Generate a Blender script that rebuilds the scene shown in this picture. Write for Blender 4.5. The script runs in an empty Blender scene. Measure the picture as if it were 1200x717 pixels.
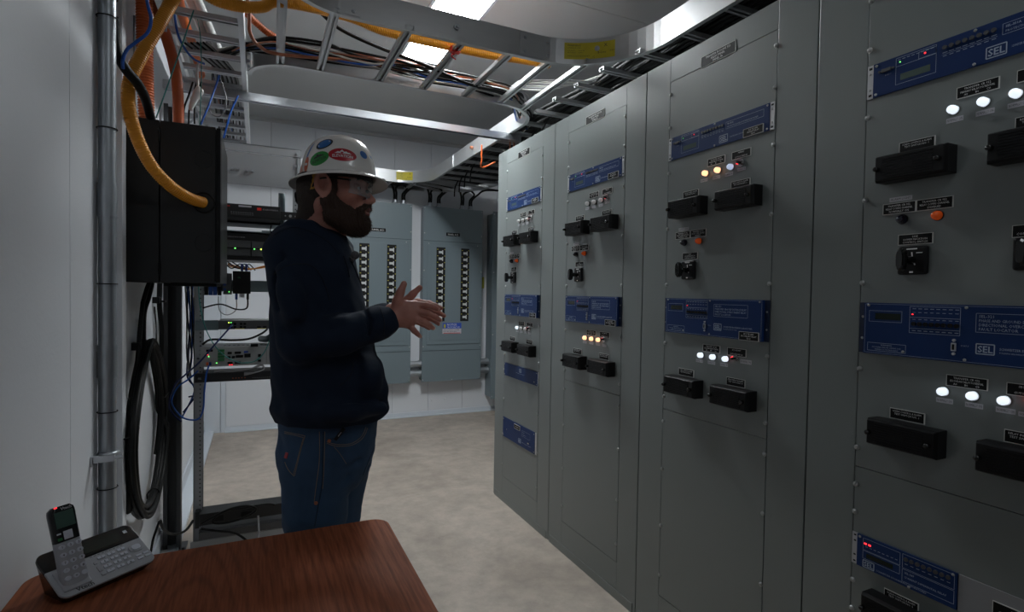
# world frame: X across the aisle, Y down the room, Z up; camera at the origin of the plan
import math
import numpy as np
FPX=631.603; _y,_p,_r=.441773,.0242326,.0169372
CF=np.array([math.sin(_y)*math.cos(_p),math.cos(_y)*math.cos(_p),-math.sin(_p)])
_a=np.array([math.cos(_y),-math.sin(_y),0]); _b=np.cross(_a,CF)
CR=_a*math.cos(_r)+_b*math.sin(_r); CU=-_a*math.sin(_r)+_b*math.cos(_r)
CAM=np.array([0,0,1.373]); EXPO=.95
def sight(px,py): return CR*(px-600)/FPX-CU*(py-358.5)/FPX+CF
def atY(px,py,Y):
    d=sight(px,py); return tuple(CAM+d*Y/d[1])
def atZ(px,py,Z):
    d=sight(px,py); return tuple(CAM+d*(Z-1.373)/d[2])
import bpy, math, random
import numpy as np
from mathutils import Vector, Matrix
random.seed(7); rng = np.random.RandomState(3)
PI = math.pi
COL = bpy.context.scene.collection
R_ = math.radians

# ------------------------------------------------------------------ materials
MATS = {}
def mat(name, col, rough=.5, metal=0., emit=None, es=0., noise=0., nscale=20., bump=0., bscale=200., coat=0., alpha=1., trans=0., stretch=(1,1,1), spec=None):
    if name in MATS: return MATS[name]
    m = bpy.data.materials.new(name); m.use_nodes = True
    nt = m.node_tree; b = nt.nodes['Principled BSDF']
    b.inputs['Base Color'].default_value = (*col, 1); b.inputs['Roughness'].default_value = rough
    b.inputs['Metallic'].default_value = metal
    if spec is not None: b.inputs['Specular IOR Level'].default_value = spec
    if coat: b.inputs['Coat Weight'].default_value = coat
    if trans: b.inputs['Transmission Weight'].default_value = trans
    if alpha < 1: b.inputs['Alpha'].default_value = alpha
    if emit: b.inputs['Emission Color'].default_value = (*emit, 1); b.inputs['Emission Strength'].default_value = es
    if noise or bump:
        tc = nt.nodes.new('ShaderNodeTexCoord'); mp = nt.nodes.new('ShaderNodeMapping')
        mp.inputs['Scale'].default_value = stretch
        nt.links.new(tc.outputs['Object'], mp.inputs[0])
    if noise:
        n = nt.nodes.new('ShaderNodeTexNoise'); n.inputs['Scale'].default_value = nscale; n.inputs['Detail'].default_value = 6
        nt.links.new(mp.outputs[0], n.inputs['Vector'])
        mx = nt.nodes.new('ShaderNodeMix'); mx.data_type = 'RGBA'
        mx.inputs[6].default_value = tuple(max(0, c*(1-noise)) for c in col) + (1,)
        mx.inputs[7].default_value = tuple(min(1, c*(1+noise)) for c in col) + (1,)
        nt.links.new(n.outputs['Fac'], mx.inputs[0]); nt.links.new(mx.outputs[2], b.inputs['Base Color'])
    if bump:
        n2 = nt.nodes.new('ShaderNodeTexNoise'); n2.inputs['Scale'].default_value = bscale; n2.inputs['Detail'].default_value = 4
        nt.links.new(mp.outputs[0], n2.inputs['Vector'])
        bp = nt.nodes.new('ShaderNodeBump'); bp.inputs['Strength'].default_value = bump; bp.inputs['Distance'].default_value = .002
        nt.links.new(n2.outputs['Fac'], bp.inputs['Height']); nt.links.new(bp.outputs[0], b.inputs['Normal'])
    MATS[name] = m; return m

mat('wall_paint', (.70,.72,.755), .42, noise=.03, nscale=3, bump=.25, bscale=90)
mat('ceiling_paint', (.52,.53,.53), .5, noise=.03, nscale=2)
mat('trim_paint', (.62,.66,.71), .45)
mat('cabinet_grey', (.18,.200,.197), .38, spec=.85, noise=.03, nscale=4, bump=.12, bscale=600)
mat('panelboard_grey', (.17,.215,.24), .4, noise=.03, nscale=5)
mat('dark_gap', (.01,.01,.01), .8)
mat('black_plastic', (.005,.005,.0055), .42, spec=.28)
mat('black_matte', (.010,.0105,.0115), .5, bump=.15, bscale=500)
mat('black_rubber', (.007,.007,.007), .5, spec=.22)
mat('knob_black', (.004,.004,.004), .2, coat=.3)
mat('relay_blue', (.0085,.032,.125), .45, noise=.05, nscale=8, spec=.22)
mat('relay_blue_dark', (.006,.016,.05), .5)
mat('print_pale', (.40,.48,.60), .6)
mat('print_white', (.8,.8,.79), .6)
mat('plate_black', (.004,.004,.004), .5, spec=.2)
mat('plate_edge', (.6,.6,.57), .6)
mat('sticker_white', (.50,.49,.53), .6)
mat('print_black', (.03,.03,.03), .6)
mat('lcd_dark', (.012,.02,.014), .25)
mat('lcd_green', (.03,.055,.045), .3, emit=(.1,.25,.2), es=.01)
mat('led_red', (.8,.02,.02), .3, emit=(1,.03,.04), es=1.2)
mat('led_green', (.05,.5,.1), .3, emit=(.15,.9,.15), es=1.2)
mat('led_yellow', (.5,.8,.1), .3, emit=(.6,1,.1), es=2)
mat('screw_steel', (.42,.43,.43), .3, metal=.7)
mat('steel', (.55,.57,.6), .32, metal=1, noise=.05, nscale=12)
mat('galvanised', (.44,.47,.50), .40, metal=.85, noise=.12, nscale=30)
mat('aluminium', (.58,.59,.60), .34, metal=.68, noise=.06, nscale=9, bump=.1, bscale=120, stretch=(1,1,6))
mat('aluminium_dark', (.5,.5,.5), .4, metal=1, noise=.06, nscale=9)
mat('rack_grey', (.33,.345,.36), .45)
mat('strut_grey', (.06,.064,.068), .5)
mat('ear_silver', (.55,.56,.58), .4, metal=.6)
mat('ear_grey', (.27,.27,.28), .5)
mat('lamp_white_on', (.8,.85,.9), .3, emit=(.80,.90,1.0), es=.52)
mat('lamp_white_dim', (.45,.47,.5), .3, emit=(.6,.72,1.0), es=.30)
mat('lamp_white_off', (.5,.5,.5), .3, emit=(.8,.8,.8), es=.06)
mat('lamp_orange_on', (.9,.5,.3), .3, emit=(1,.48,.24), es=1.0)
mat('lamp_amber_off', (.55,.08,.01), .2, coat=.5, emit=(1,.12,.01), es=.05)
mat('lamp_blue_off', (.004,.005,.02), .15, coat=.5)
mat('chrome', (.6,.6,.6), .15, metal=1)
mat('diffuser', (.9,.9,.9), .5, emit=(.93,.98,1.0), es=29)
mat('diffuser_soft', (.9,.9,.9), .5, emit=(.90,.96,1.0), es=3.5)
mat('orange_duct', (.68,.15,.035), .38)
mat('orange_smooth', (.50,.095,.02), .35)
mat('yellow_duct', (.74,.29,.012), .38)
mat('white_duct', (.75,.75,.74), .35)
mat('blue_cable', (.01,.09,.42), .4)
mat('navy_cable', (.008,.02,.12), .4)
mat('teal_cable', (.03,.22,.2), .4)
mat('grey_cable', (.25,.25,.26), .45)
mat('white_cable', (.55,.55,.52), .45)
mat('copper_cable', (.35,.12,.06), .4)
mat('label_yellow', (.62,.52,.03), .5, noise=.12, nscale=40)
mat('red_tape', (.7,.03,.02), .45)
mat('device_grey', (.20,.21,.215), .5)
mat('device_light', (.36,.37,.37), .5)
mat('device_dark', (.07,.072,.078), .5)
mat('bracket_blue', (.15,.20,.22), .5)
mat('green_block', (.02,.16,.05), .5)
mat('blue_block', (.01,.05,.22), .5)
mat('breaker_white', (.62,.63,.63), .5)
mat('breaker_yellow', (.45,.42,.05), .5)
mat('label_blue', (.03,.08,.42), .5)
mat('label_red', (.5,.05,.05), .5)
mat('phone_silver', (.40,.41,.445), .36, metal=.1)
mat('phone_black', (.006,.006,.007), .22)
mat('key_silver', (.62,.65,.72), .3, metal=.1)
mat('helmet_white', (.74,.72,.69), .27, coat=.3)
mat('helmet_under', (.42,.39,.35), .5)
mat('yellow_strap', (.55,.28,.03), .6)

def node_mat(name): 
    m = bpy.data.materials.new(name); m.use_nodes = True; MATS[name] = m
    return m, m.node_tree, m.node_tree.nodes['Principled BSDF']
def concrete():
    m, nt, b = node_mat('concrete')
    tc = nt.nodes.new('ShaderNodeTexCoord')
    n1 = nt.nodes.new('ShaderNodeTexNoise'); n1.inputs['Scale'].default_value = 1.6; n1.inputs['Detail'].default_value = 8; n1.inputs['Roughness'].default_value = .62
    n1.inputs['Distortion'].default_value = .8
    n2 = nt.nodes.new('ShaderNodeTexNoise'); n2.inputs['Scale'].default_value = 9; n2.inputs['Detail'].default_value = 8; n2.inputs['Roughness'].default_value = .7
    n3 = nt.nodes.new('ShaderNodeTexNoise'); n3.inputs['Scale'].default_value = 60
    r1 = nt.nodes.new('ShaderNodeValToRGB'); r1.color_ramp.elements[0].position = .3; r1.color_ramp.elements[1].position = .72
    r1.color_ramp.elements[0].color = (.35,.300,.255,1); r1.color_ramp.elements[1].color = (.53,.465,.40,1)
    r2 = nt.nodes.new('ShaderNodeValToRGB'); r2.color_ramp.elements[0].position = .36; r2.color_ramp.elements[1].position = .62
    r2.color_ramp.elements[0].color = (.82,.82,.82,1); r2.color_ramp.elements[1].color = (1.05,1.04,1.03,1)
    mx = nt.nodes.new('ShaderNodeMix'); mx.data_type = 'RGBA'; mx.blend_type = 'MULTIPLY'; mx.inputs[0].default_value = 1
    for n in (n1, n2, n3): nt.links.new(tc.outputs['Object'], n.inputs['Vector'])
    nt.links.new(n1.outputs['Fac'], r1.inputs[0]); nt.links.new(n2.outputs['Fac'], r2.inputs[0])
    nt.links.new(r1.outputs[0], mx.inputs[6]); nt.links.new(r2.outputs[0], mx.inputs[7]); nt.links.new(mx.outputs[2], b.inputs['Base Color'])
    b.inputs['Roughness'].default_value = .6
    bp = nt.nodes.new('ShaderNodeBump'); bp.inputs['Strength'].default_value = .15; bp.inputs['Distance'].default_value = .003
    nt.links.new(n3.outputs['Fac'], bp.inputs['Height']); nt.links.new(bp.outputs[0], b.inputs['Normal'])
concrete()
def wood():
    m, nt, b = node_mat('wood_laminate')
    tc = nt.nodes.new('ShaderNodeTexCoord'); mp = nt.nodes.new('ShaderNodeMapping'); mp.inputs['Scale'].default_value = (6.5,.9,1)
    mp.inputs['Rotation'].default_value = (0,0,.12)
    n0 = nt.nodes.new('ShaderNodeTexNoise'); n0.inputs['Scale'].default_value = .9; n0.inputs['Detail'].default_value = 2
    w = nt.nodes.new('ShaderNodeTexWave'); w.wave_type = 'RINGS'; w.rings_direction = 'Z'; w.inputs['Scale'].default_value = 2.2; w.inputs['Distortion'].default_value = 5; w.inputs['Detail'].default_value = 2; w.inputs['Detail Scale'].default_value = .8
    f = nt.nodes.new('ShaderNodeTexNoise'); f.inputs['Scale'].default_value = 14; f.inputs['Detail'].default_value = 5
    mp2 = nt.nodes.new('ShaderNodeMapping'); mp2.inputs['Scale'].default_value = (14,.8,1)
    nt.links.new(tc.outputs['Object'], mp.inputs[0]); nt.links.new(tc.outputs['Object'], mp2.inputs[0]); mp.inputs['Location'].default_value=(.35,.1,0)
    nt.links.new(mp.outputs[0], w.inputs['Vector']); nt.links.new(mp2.outputs[0], f.inputs['Vector'])
    r = nt.nodes.new('ShaderNodeValToRGB'); e = r.color_ramp.elements
    e[0].position = 0; e[0].color = (.22,.063,.028,1); e[1].position = .25; e[1].color = (.27,.080,.034,1)
    x = e.new(.8); x.color = (.285,.085,.037,1)
    r2 = nt.nodes.new('ShaderNodeValToRGB'); r2.color_ramp.elements[0].position=.35; r2.color_ramp.elements[1].position=.6
    r2.color_ramp.elements[0].color=(.72,.68,.66,1); r2.color_ramp.elements[1].color=(1.05,1.05,1.05,1)
    mx = nt.nodes.new('ShaderNodeMix'); mx.data_type = 'RGBA'; mx.blend_type = 'MULTIPLY'; mx.inputs[0].default_value = 1
    nt.links.new(w.outputs['Fac'], r.inputs[0]); nt.links.new(f.outputs['Fac'], r2.inputs[0])
    nt.links.new(r.outputs[0], mx.inputs[6]); nt.links.new(r2.outputs[0], mx.inputs[7]); nt.links.new(mx.outputs[2], b.inputs['Base Color'])
    b.inputs['Roughness'].default_value = .58; b.inputs['Specular IOR Level'].default_value = .2
wood()

# ------------------------------------------------------------------ mesh builder
class MB:
    def __init__(s): s.v=[]; s.f=[]; s.mi=[]; s.sm=[]
    def add(s, vs, fs, mi=0, sm=False):
        o=len(s.v); s.v += [tuple(map(float,p)) for p in vs]
        for f in fs: s.f.append(tuple(i+o for i in f)); s.mi.append(mi); s.sm.append(sm)
        return s
    def box(s, lo, hi, mi=0):
        x0,y0,z0=[min(a,b) for a,b in zip(lo,hi)]; x1,y1,z1=[max(a,b) for a,b in zip(lo,hi)]
        return s.add([(x0,y0,z0),(x1,y0,z0),(x1,y1,z0),(x0,y1,z0),(x0,y0,z1),(x1,y0,z1),(x1,y1,z1),(x0,y1,z1)],
            [(3,2,1,0),(4,5,6,7),(0,1,5,4),(1,2,6,5),(2,3,7,6),(3,0,4,7)], mi)
    def obox(s, c, ax, ay, az, h, mi=0):   # oriented box, half sizes h
        c=np.array(c,float); A=[np.array(a,float) for a in (ax,ay,az)]
        vs=[c+A[0]*h[0]*i+A[1]*h[1]*j+A[2]*h[2]*k for k in (-1,1) for j in (-1,1) for i in (-1,1)]
        return s.add(vs,[(2,3,1,0),(4,5,7,6),(0,1,5,4),(1,3,7,5),(3,2,6,7),(2,0,4,6)],mi)
    def cyl(s, p0, p1, r, r1=None, n=16, mi=0, sm=True, cap=True):
        r1 = r if r1 is None else r1
        p0=np.array(p0,float); p1=np.array(p1,float); d=p1-p0; d/=np.linalg.norm(d)
        a=np.cross(d,(0,0,1) if abs(d[2])<.9 else (1,0,0)); a/=np.linalg.norm(a); b=np.cross(d,a)
        vs=[p+(a*math.cos(t)+b*math.sin(t))*q for p,q in ((p0,r),(p1,r1)) for t in [2*PI*i/n for i in range(n)]]
        s.add(vs,[(i,(i+1)%n,n+(i+1)%n,n+i)[::-1] for i in range(n)],mi,sm)
        if cap: s.add(vs,[tuple(range(n)),tuple(range(2*n-1,n-1,-1))],mi,False)
        return s
    def dome(s, c, d, r, h, n=16, k=4, mi=0):   # dome of radius r, height h along d
        c=np.array(c,float); d=np.array(d,float); d/=np.linalg.norm(d)
        a=np.cross(d,(0,0,1) if abs(d[2])<.9 else (1,0,0)); a/=np.linalg.norm(a); b=np.cross(d,a)
        vs=[];fs=[]
        for j in range(k):
            t=PI/2*j/k
            for i in range(n):
                p=2*PI*i/n; vs.append(c+(a*math.cos(p)+b*math.sin(p))*r*math.cos(t)+d*h*math.sin(t))
        vs.append(c+d*h)
        for j in range(k-1):
            for i in range(n): fs.append((j*n+i,(j+1)*n+i,(j+1)*n+(i+1)%n,j*n+(i+1)%n))
        for i in range(n): fs.append(((k-1)*n+i,k*n,(k-1)*n+(i+1)%n))
        return s.add(vs,fs,mi,True)
    def tube(s, pts, r, n=8, mi=0, rib=0, ribamp=0, closed=False):
        P=np.array(pts,float)
        rs = r if hasattr(r,'__len__') else [r]*len(P)
        if closed: T=np.roll(P,-1,0)-np.roll(P,1,0)
        else: T=np.gradient(P,axis=0)
        T/= (np.linalg.norm(T,axis=1,keepdims=True)+1e-12)
        u=np.cross(T[0],(0,0,1) if abs(T[0][2])<.9 else (1,0,0)); u/=np.linalg.norm(u)
        vs=[]
        for i in range(len(P)):
            u=u-T[i]*(u@T[i]); u/=np.linalg.norm(u); w=np.cross(T[i],u)
            rr=rs[i]
            for k in range(n): vs.append(P[i]+(u*math.cos(2*PI*k/n)+w*math.sin(2*PI*k/n))*rr)
        m=len(P); fs=[]
        for i in range(m if closed else m-1):
            j=(i+1)%m
            for k in range(n): fs.append((i*n+k,i*n+(k+1)%n,j*n+(k+1)%n,j*n+k))
        if not closed: fs += [tuple(range(n))[::-1], tuple((m-1)*n+k for k in range(n))]
        return s.add(vs,fs,mi,True)
    def sweep(s, path, prof, z0, closed=False, mi=0):   # profile (n,z) swept along an XY path
        P=np.array(path,float); T=np.gradient(P,axis=0); T/=np.linalg.norm(T,axis=1,keepdims=True)
        N=np.stack([-T[:,1],T[:,0]],1); k=len(prof); vs=[]
        for p,nn in zip(P,N):
            for a,z in prof: vs.append((p[0]+nn[0]*a,p[1]+nn[1]*a,z0+z))
        fs=[(i*k+j,i*k+(j+1)%k,(i+1)*k+(j+1)%k,(i+1)*k+j) for i in range(len(P)-1) for j in range(k)]
        fs += [tuple(range(k))[::-1], tuple((len(P)-1)*k+j for j in range(k))]
        return s.add(vs,fs,mi)
    def prism(s, poly, z0, z1, mi=0, sm=False):   # polygon in XY extruded in z
        n=len(poly); vs=[(x,y,z0) for x,y in poly]+[(x,y,z1) for x,y in poly]
        s.add(vs,[tuple(range(n))[::-1],tuple(range(n,2*n))],mi,False)
        return s.add(vs,[(i,(i+1)%n,n+(i+1)%n,n+i) for i in range(n)],mi,sm)
    def xform(s, M):
        s.v=[tuple(M @ Vector(p)) for p in s.v]; return s
    def build(s, name, m, parent=None, bevel=0, org=None, label=None, seg=2):
        me=bpy.data.meshes.new(name)
        o0 = np.array(org if org is not None else (ORG.get(parent.name,(0,0,0)) if parent else (0,0,0)))
        me.from_pydata([tuple(np.array(p)-o0) for p in s.v],[],s.f)
        ms = m if isinstance(m,(list,tuple)) else [m]
        for q in ms: me.materials.append(MATS[q] if isinstance(q,str) else q)
        me.polygons.foreach_set('material_index',s.mi); me.polygons.foreach_set('use_smooth',s.sm)
        me.validate(); me.update()
        o=bpy.data.objects.new(name,me); COL.objects.link(o)
        if parent:
            o.parent=parent
            ORG[o.name]=ORG.get(parent.name,(0,0,0)) if org is None else org
        if bevel:
            b=o.modifiers.new('bevel','BEVEL'); b.width=bevel; b.segments=seg; b.limit_method='ANGLE'; b.angle_limit=R_(40)
        if label: o['label']=label
        return o
ORG={}
def tag(o,label,cat,group=None):
    o['label']=label; o['category']=cat
    if group: o['group']=group
    return o
def thing(name,label,cat,loc=(0,0,0),rz=0,group=None,local=False):
    o=bpy.data.objects.new(name,None); COL.objects.link(o); o.location=loc; o.rotation_euler=(0,0,rz); o.empty_display_size=.05
    ORG[o.name]=(0,0,0) if local else tuple(loc)
    return tag(o,label,cat,group)
def struct(name,mb,m,bevel=0):
    o=mb.build(name,m,bevel=bevel); o['kind']='structure'; return o
def spline(pts,n=10,closed=False):      # Catmull-Rom
    P=np.array(pts,float); m=len(P); out=[]
    for i in range(m if closed else m-1):
        if closed: a,b,c,d=P[(i-1)%m],P[i],P[(i+1)%m],P[(i+2)%m]
        else: a,b,c,d=P[max(i-1,0)],P[i],P[i+1],P[min(i+2,m-1)]
        for k in range(n):
            t=k/n; out.append(.5*((2*b)+(-a+c)*t+(2*a-5*b+4*c-d)*t*t+(-a+3*b-3*c+d)*t**3))
    if not closed: out.append(P[-1])
    return np.array(out)
def resample(P,step):
    P=np.array(P,float); d=np.r_[0,np.cumsum(np.linalg.norm(np.diff(P,axis=0),axis=1))]; n=max(3,int(d[-1]/step))
    t=np.linspace(0,d[-1],n); return np.stack([np.interp(t,d,P[:,k]) for k in range(3)],1)
def corrugated(mb,pts,r,pitch=.008,amp=.12,n=14,mi=0):
    P=resample(spline(pts,16),pitch/4); rs=[r*(1-amp*(.5+.5*math.cos(2*PI*i/4))) for i in range(len(P))]
    return mb.tube(P,rs,n,mi)
def cable(name,pts,r,m,label,cat='cable',group=None,n=8,parent=None,res=8):
    o=MB().tube(spline(pts,res),r,n).build(name,m,parent)
    if parent is None: tag(o,label,cat,group)
    elif label: o['label']=label
    return o
_T={}
def text_geo(txt,size,align='LEFT',bold=False,res=2,extr=0):
    k=(txt,align,bold,res,extr/size if extr else 0)
    if k not in _T:
        cu=bpy.data.curves.new('t','FONT'); cu.body=txt; cu.size=1; cu.align_x=align; cu.resolution_u=res; cu.extrude=(extr/size if extr else 0)
        if bold: cu.offset=.018
        ob=bpy.data.objects.new('t',cu); COL.objects.link(ob)
        dg=bpy.context.evaluated_depsgraph_get(); me=bpy.data.meshes.new_from_object(ob.evaluated_get(dg))
        _T[k]=([tuple(v.co) for v in me.vertices],[tuple(p.vertices) for p in me.polygons])
        bpy.data.objects.remove(ob); bpy.data.curves.remove(cu); bpy.data.meshes.remove(me)
    v,f=_T[k]; return [(a*size,b*size,c*size) for a,b,c in v],f
def text(mb,txt,size,place,align='LEFT',mi=0,bold=False,res=1,wid=None):
    if not txt.strip(): return
    v,f=text_geo(txt,size,align,bold,res)
    sx=1
    if wid:
        xs=[p[0] for p in v]; w=max(xs)-min(xs); sx=min(1,wid/w) if w>0 else 1
    mb.add([place(p[0]*sx,p[1]) for p in v],f,mi)
def clone(o,parent=None,loc=None):      # a thing or part with everything below it
    c=o.copy(); COL.objects.link(c)
    if parent is not None: c.parent=parent
    if loc is not None: c.location=loc
    for ch in [x for x in o.children]: clone(ch,c)
    return c

# ------------------------------------------------------------------ the room
CX=1.47; WL=-.45; YB=5.78; ZC=3.02; XR=3.3; YF=-2.6
struct('floor',MB().box((WL-.1,YF-.1,-.1),(XR+.1,YB+.1,0)),'concrete')
def slabs(edges,fn,name,m):
    mb=MB()
    for a,b in zip(edges[:-1],edges[1:]): fn(mb,a+.0015,b-.0015)
    return struct(name,mb,m)
c=slabs([YF,-2.2,.22,2.66,YB],lambda mb,a,b: mb.box((WL,a,ZC),(XR,b,ZC+.05)),'ceiling','ceiling_paint')
MB().box((WL-.1,YF-.1,ZC+.0505),(XR+.1,YB+.1,ZC+.1)).build('ceiling_backing','dark_gap',c)
c=slabs([YF,-1.6,-.6,.55,1.798,YB],lambda mb,a,b: mb.box((WL-.05,a,0),(WL,b,ZC)),'wall_left','wall_paint')
MB().box((WL-.1,YF,0),(WL-.0505,YB,ZC)).build('wall_backing','dark_gap',c)
ve=[WL,.116,.522,.922,1.321,1.72,2.12,2.52,2.92,XR]
c=slabs(ve,lambda mb,a,b: mb.box((a,YB,0),(b,YB+.05,ZC)),'wall_back','wall_paint')
MB().box((WL,YB+.0505,0),(XR,YB+.1,ZC)).build('wall_backing','dark_gap',c)
struct('wall_right',MB().box((XR,YF,0),(XR+.1,YB,ZC)),'wall_paint')
struct('wall_front',MB().box((WL-.1,YF-.1,0),(XR+.1,YF,ZC)),'wall_paint')
struct('baseboard_left',MB().box((WL,2.3,0),(-.362,YB,.022)).box((WL,2.3,.022),(WL+.012,YB,.11)),'trim_paint',bevel=.004)
struct('baseboard_back',MB().box((-.27,YB-.012,.0),(2.9,YB,.05)).box((-.27,YB-.05,0),(2.9,YB-.012,.012)),'trim_paint',bevel=.003)
# white seam trim on the left wall, corner trim on the back wall
struct('trim_1',MB().box((WL,2.285,0),(WL+.024,2.345,ZC)),'wall_paint',bevel=.002)
struct('trim_2',MB().box((WL,YB-.014,0),(-.312,YB,ZC-.01)).box((-.308,YB-.02,0),(-.268,YB,ZC-.01)),'trim_paint',bevel=.002)
struct('trim_3',MB().box((-.262,YB-.006,.052),(.86,YB,2.15)).cyl((-.21,YB-.008,.145),(-.21,YB-.002,.145),.012,n=12).cyl((1.77,YB-.01,.16),(1.77,YB,.16),.014,n=12).cyl((1.92,YB-.01,.165),(1.92,YB,.165),.014,n=12),'wall_paint')
# ceiling cornice line at the back wall
struct('trim_4',MB().box((WL,YB-.03,ZC-.03),(XR,YB,ZC)),'ceiling_paint')

# ceiling lights
def ceiling_light(loc,label,dm='diffuser'):
    t=thing('ceiling_light',label,'light',loc)
    x,y,z=loc
    MB().box((x-.165,y-.63,z-.006),(x+.165,y-.61,z)).box((x-.165,y+.61,z-.006),(x+.165,y+.63,z)).box((x-.165,y-.61,z-.006),(x-.145,y+.61,z)).box((x+.145,y-.61,z-.006),(x+.165,y+.61,z)).build('frame','trim_paint',t)
    MB().box((x-.145,y-.61,z-.004),(x+.145,y+.61,z-.001)).build('diffuser',dm,t)
    return t
ceiling_light((1.05,3.19,ZC),'long bright white flat panel light in the ceiling above the cable ladder')
# ------------------------------------------------------------------ relay cabinets
CY=[3.358,2.591,1.824,1.057]; CW=.767
def L(h,u,z): return (-h,-u,z)
def cbox(mb,h0,h1,u0,u1,z0,z1,mi=0): return mb.box((-h0,-u0,z0),(-h1,-u1,z1),mi)
def ctext(mb,txt,size,h,u,z,align='LEFT',mi=0,bold=False,wid=None,res=1):
    text(mb,txt,size,lambda x,y:(-h,-(u+x),z+y),align,mi,bold,res,wid)
def cline(mb,h,u0,z0,u1,z1,w=.0008,mi=0):
    du,dz=u1-u0,z1-z0; l=math.hypot(du,dz); nu,nz=-dz/l*w/2,du/l*w/2
    mb.add([L(h,u0+nu,z0+nz),L(h,u1+nu,z1+nz),L(h,u1-nu,z1-nz),L(h,u0-nu,z0-nz)],[(0,1,2,3)],mi)
def crect(mb,h,u0,u1,z0,z1,w=.0008,mi=0):
    cline(mb,h,u0,z0,u1,z0,w,mi); cline(mb,h,u1,z0,u1,z1,w,mi); cline(mb,h,u1,z1,u0,z1,w,mi); cline(mb,h,u0,z1,u0,z0,w,mi)
PROTO={}
def inst(key,make,parent,u,z,h=0):
    """part prototype kept once, later copies share its mesh"""
    if key in PROTO:
        o=clone(PROTO[key],parent,L(h,u,z)); 
    else:
        o=make(parent); o.location=L(h,u,z); PROTO[key]=o
    return o
def mk_screw(p):
    mb=MB().cyl((0,0,0),(-.0035,0,0),.0072,n=12).dome((-.0035,0,0),(-1,0,0),.0062,.0035,n=12,k=3)
    return mb.build('screw','screw_steel',p,org=(0,0,0))
def mk_small(p):
    return MB().cyl((0,0,0),(-.0012,0,0),.0034,n=10).dome((-.0012,0,0),(-1,0,0),.0034,.0016,n=10,k=2).build('screw','screw_steel',p,org=(0,0,0))
def mk_button(p): return MB().cyl((0,0,0),(-.004,0,0),.0048,n=14).build('button','device_dark',p,org=(0,0,0))
def mk_bbutton(p): return MB().cyl((0,0,0),(-.004,0,0),.0050,n=14).build('button','black_plastic',p,org=(0,0,0))
def sel_logo(mb,h,u0,u1,z0,z1):
    crect(mb,h,u0,u1,z0,z1,.0022); ctext(mb,'SEL',(z1-z0)*.92,h,(u0+u1)/2,z0+(z1-z0)*.17,'CENTER',bold=True,wid=(u1-u0)*.84)
def nameplate(cab,u0,u1,z0,z1,lines,h=.0,sz=None,name='nameplate'):
    mb=MB(); cbox(mb,h,h+.0022,u0,u1,z0,z1,0)
    w=.0013
    cbox(mb,h,h+.0026,u0-w,u0,z0-w,z1+w,1); cbox(mb,h,h+.0026,u1,u1+w*1.6,z0-w,z1+w,1); cbox(mb,h,h+.0026,u0,u1,z0-w,z0,1); cbox(mb,h,h+.0026,u0,u1,z1,z1+w,1)
    o=mb.build(name,['plate_black','plate_edge'],cab,org=(0,0,0))
    n=len(lines); ph=(z1-z0)*.86/n; s=sz or min(ph*.92,.0070)
    tb=MB()
    for i,t in enumerate(lines):
        if t: ctext(tb,t,s,h+.0024,(u0+u1)/2,z1-(z1-z0)*.10-ph*(i+.74),'CENTER',wid=(u1-u0)*.84,bold=False)
    if tb.v: tb.build('lettering','print_white',o,org=(0,0,0))
    return o
def sticker(cab,u0,u1,z0,z1,txt='NORMALLY ON'):
    mb=MB(); cbox(mb,0,.0009,u0,u1,z0,z1)
    o=mb.build('sticker','sticker_white',cab,org=(0,0,0))
    tb=MB(); ctext(tb,txt,(z1-z0)*.72,.0011,(u0+u1)/2,z0+(z1-z0)*.28,'CENTER',wid=(u1-u0)*.88); tb.build('lettering','print_black',o,org=(0,0,0))
def mk_lamp(key):
    def f(p):
        mb=MB().cyl((0,0,0),(-.006,0,0),.0118,n=20)
        o=mb.build('indicator_lamp','chrome' if 'off' not in key else 'black_plastic',p,org=(0,0,0))
        MB().cyl((-.006,0,0),(-.014,0,0),.0096,n=20,cap=False).dome((-.014,0,0),(-1,0,0),.0096,.008,n=20).build('lens',key,o,org=(0,0,0))
        return o
    return f
def mk_pilot(key):
    def f(p):
        o=MB().cyl((0,0,0),(-.004,0,0),.0125,n=18).build('pilot_light','black_plastic',p,org=(0,0,0))
        MB().dome((-.004,0,0),(-1,0,0),.0115,.018,n=18,k=5).build('lens',key,o,org=(0,0,0)); return o
    return f
def mk_toggle(p):
    o=MB().cyl((0,0,0),(-.005,0,0),.0125,n=18).cyl((-.005,0,0),(-.010,0,0),.008,n=6).build('reset_button','chrome',p,org=(0,0,0))
    MB().cyl((-.010,0,0),(-.022,0,0),.0048,n=12).build('shaft','black_plastic',o,org=(0,0,0))
    MB().dome((-.006,.014,.001),(-1,0,0),.0042,.004,n=12).cyl((0,.014,.001),(-.006,.014,.001),.0042,n=12).build('lens','led_red',o,org=(0,0,0))
    return o
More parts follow.
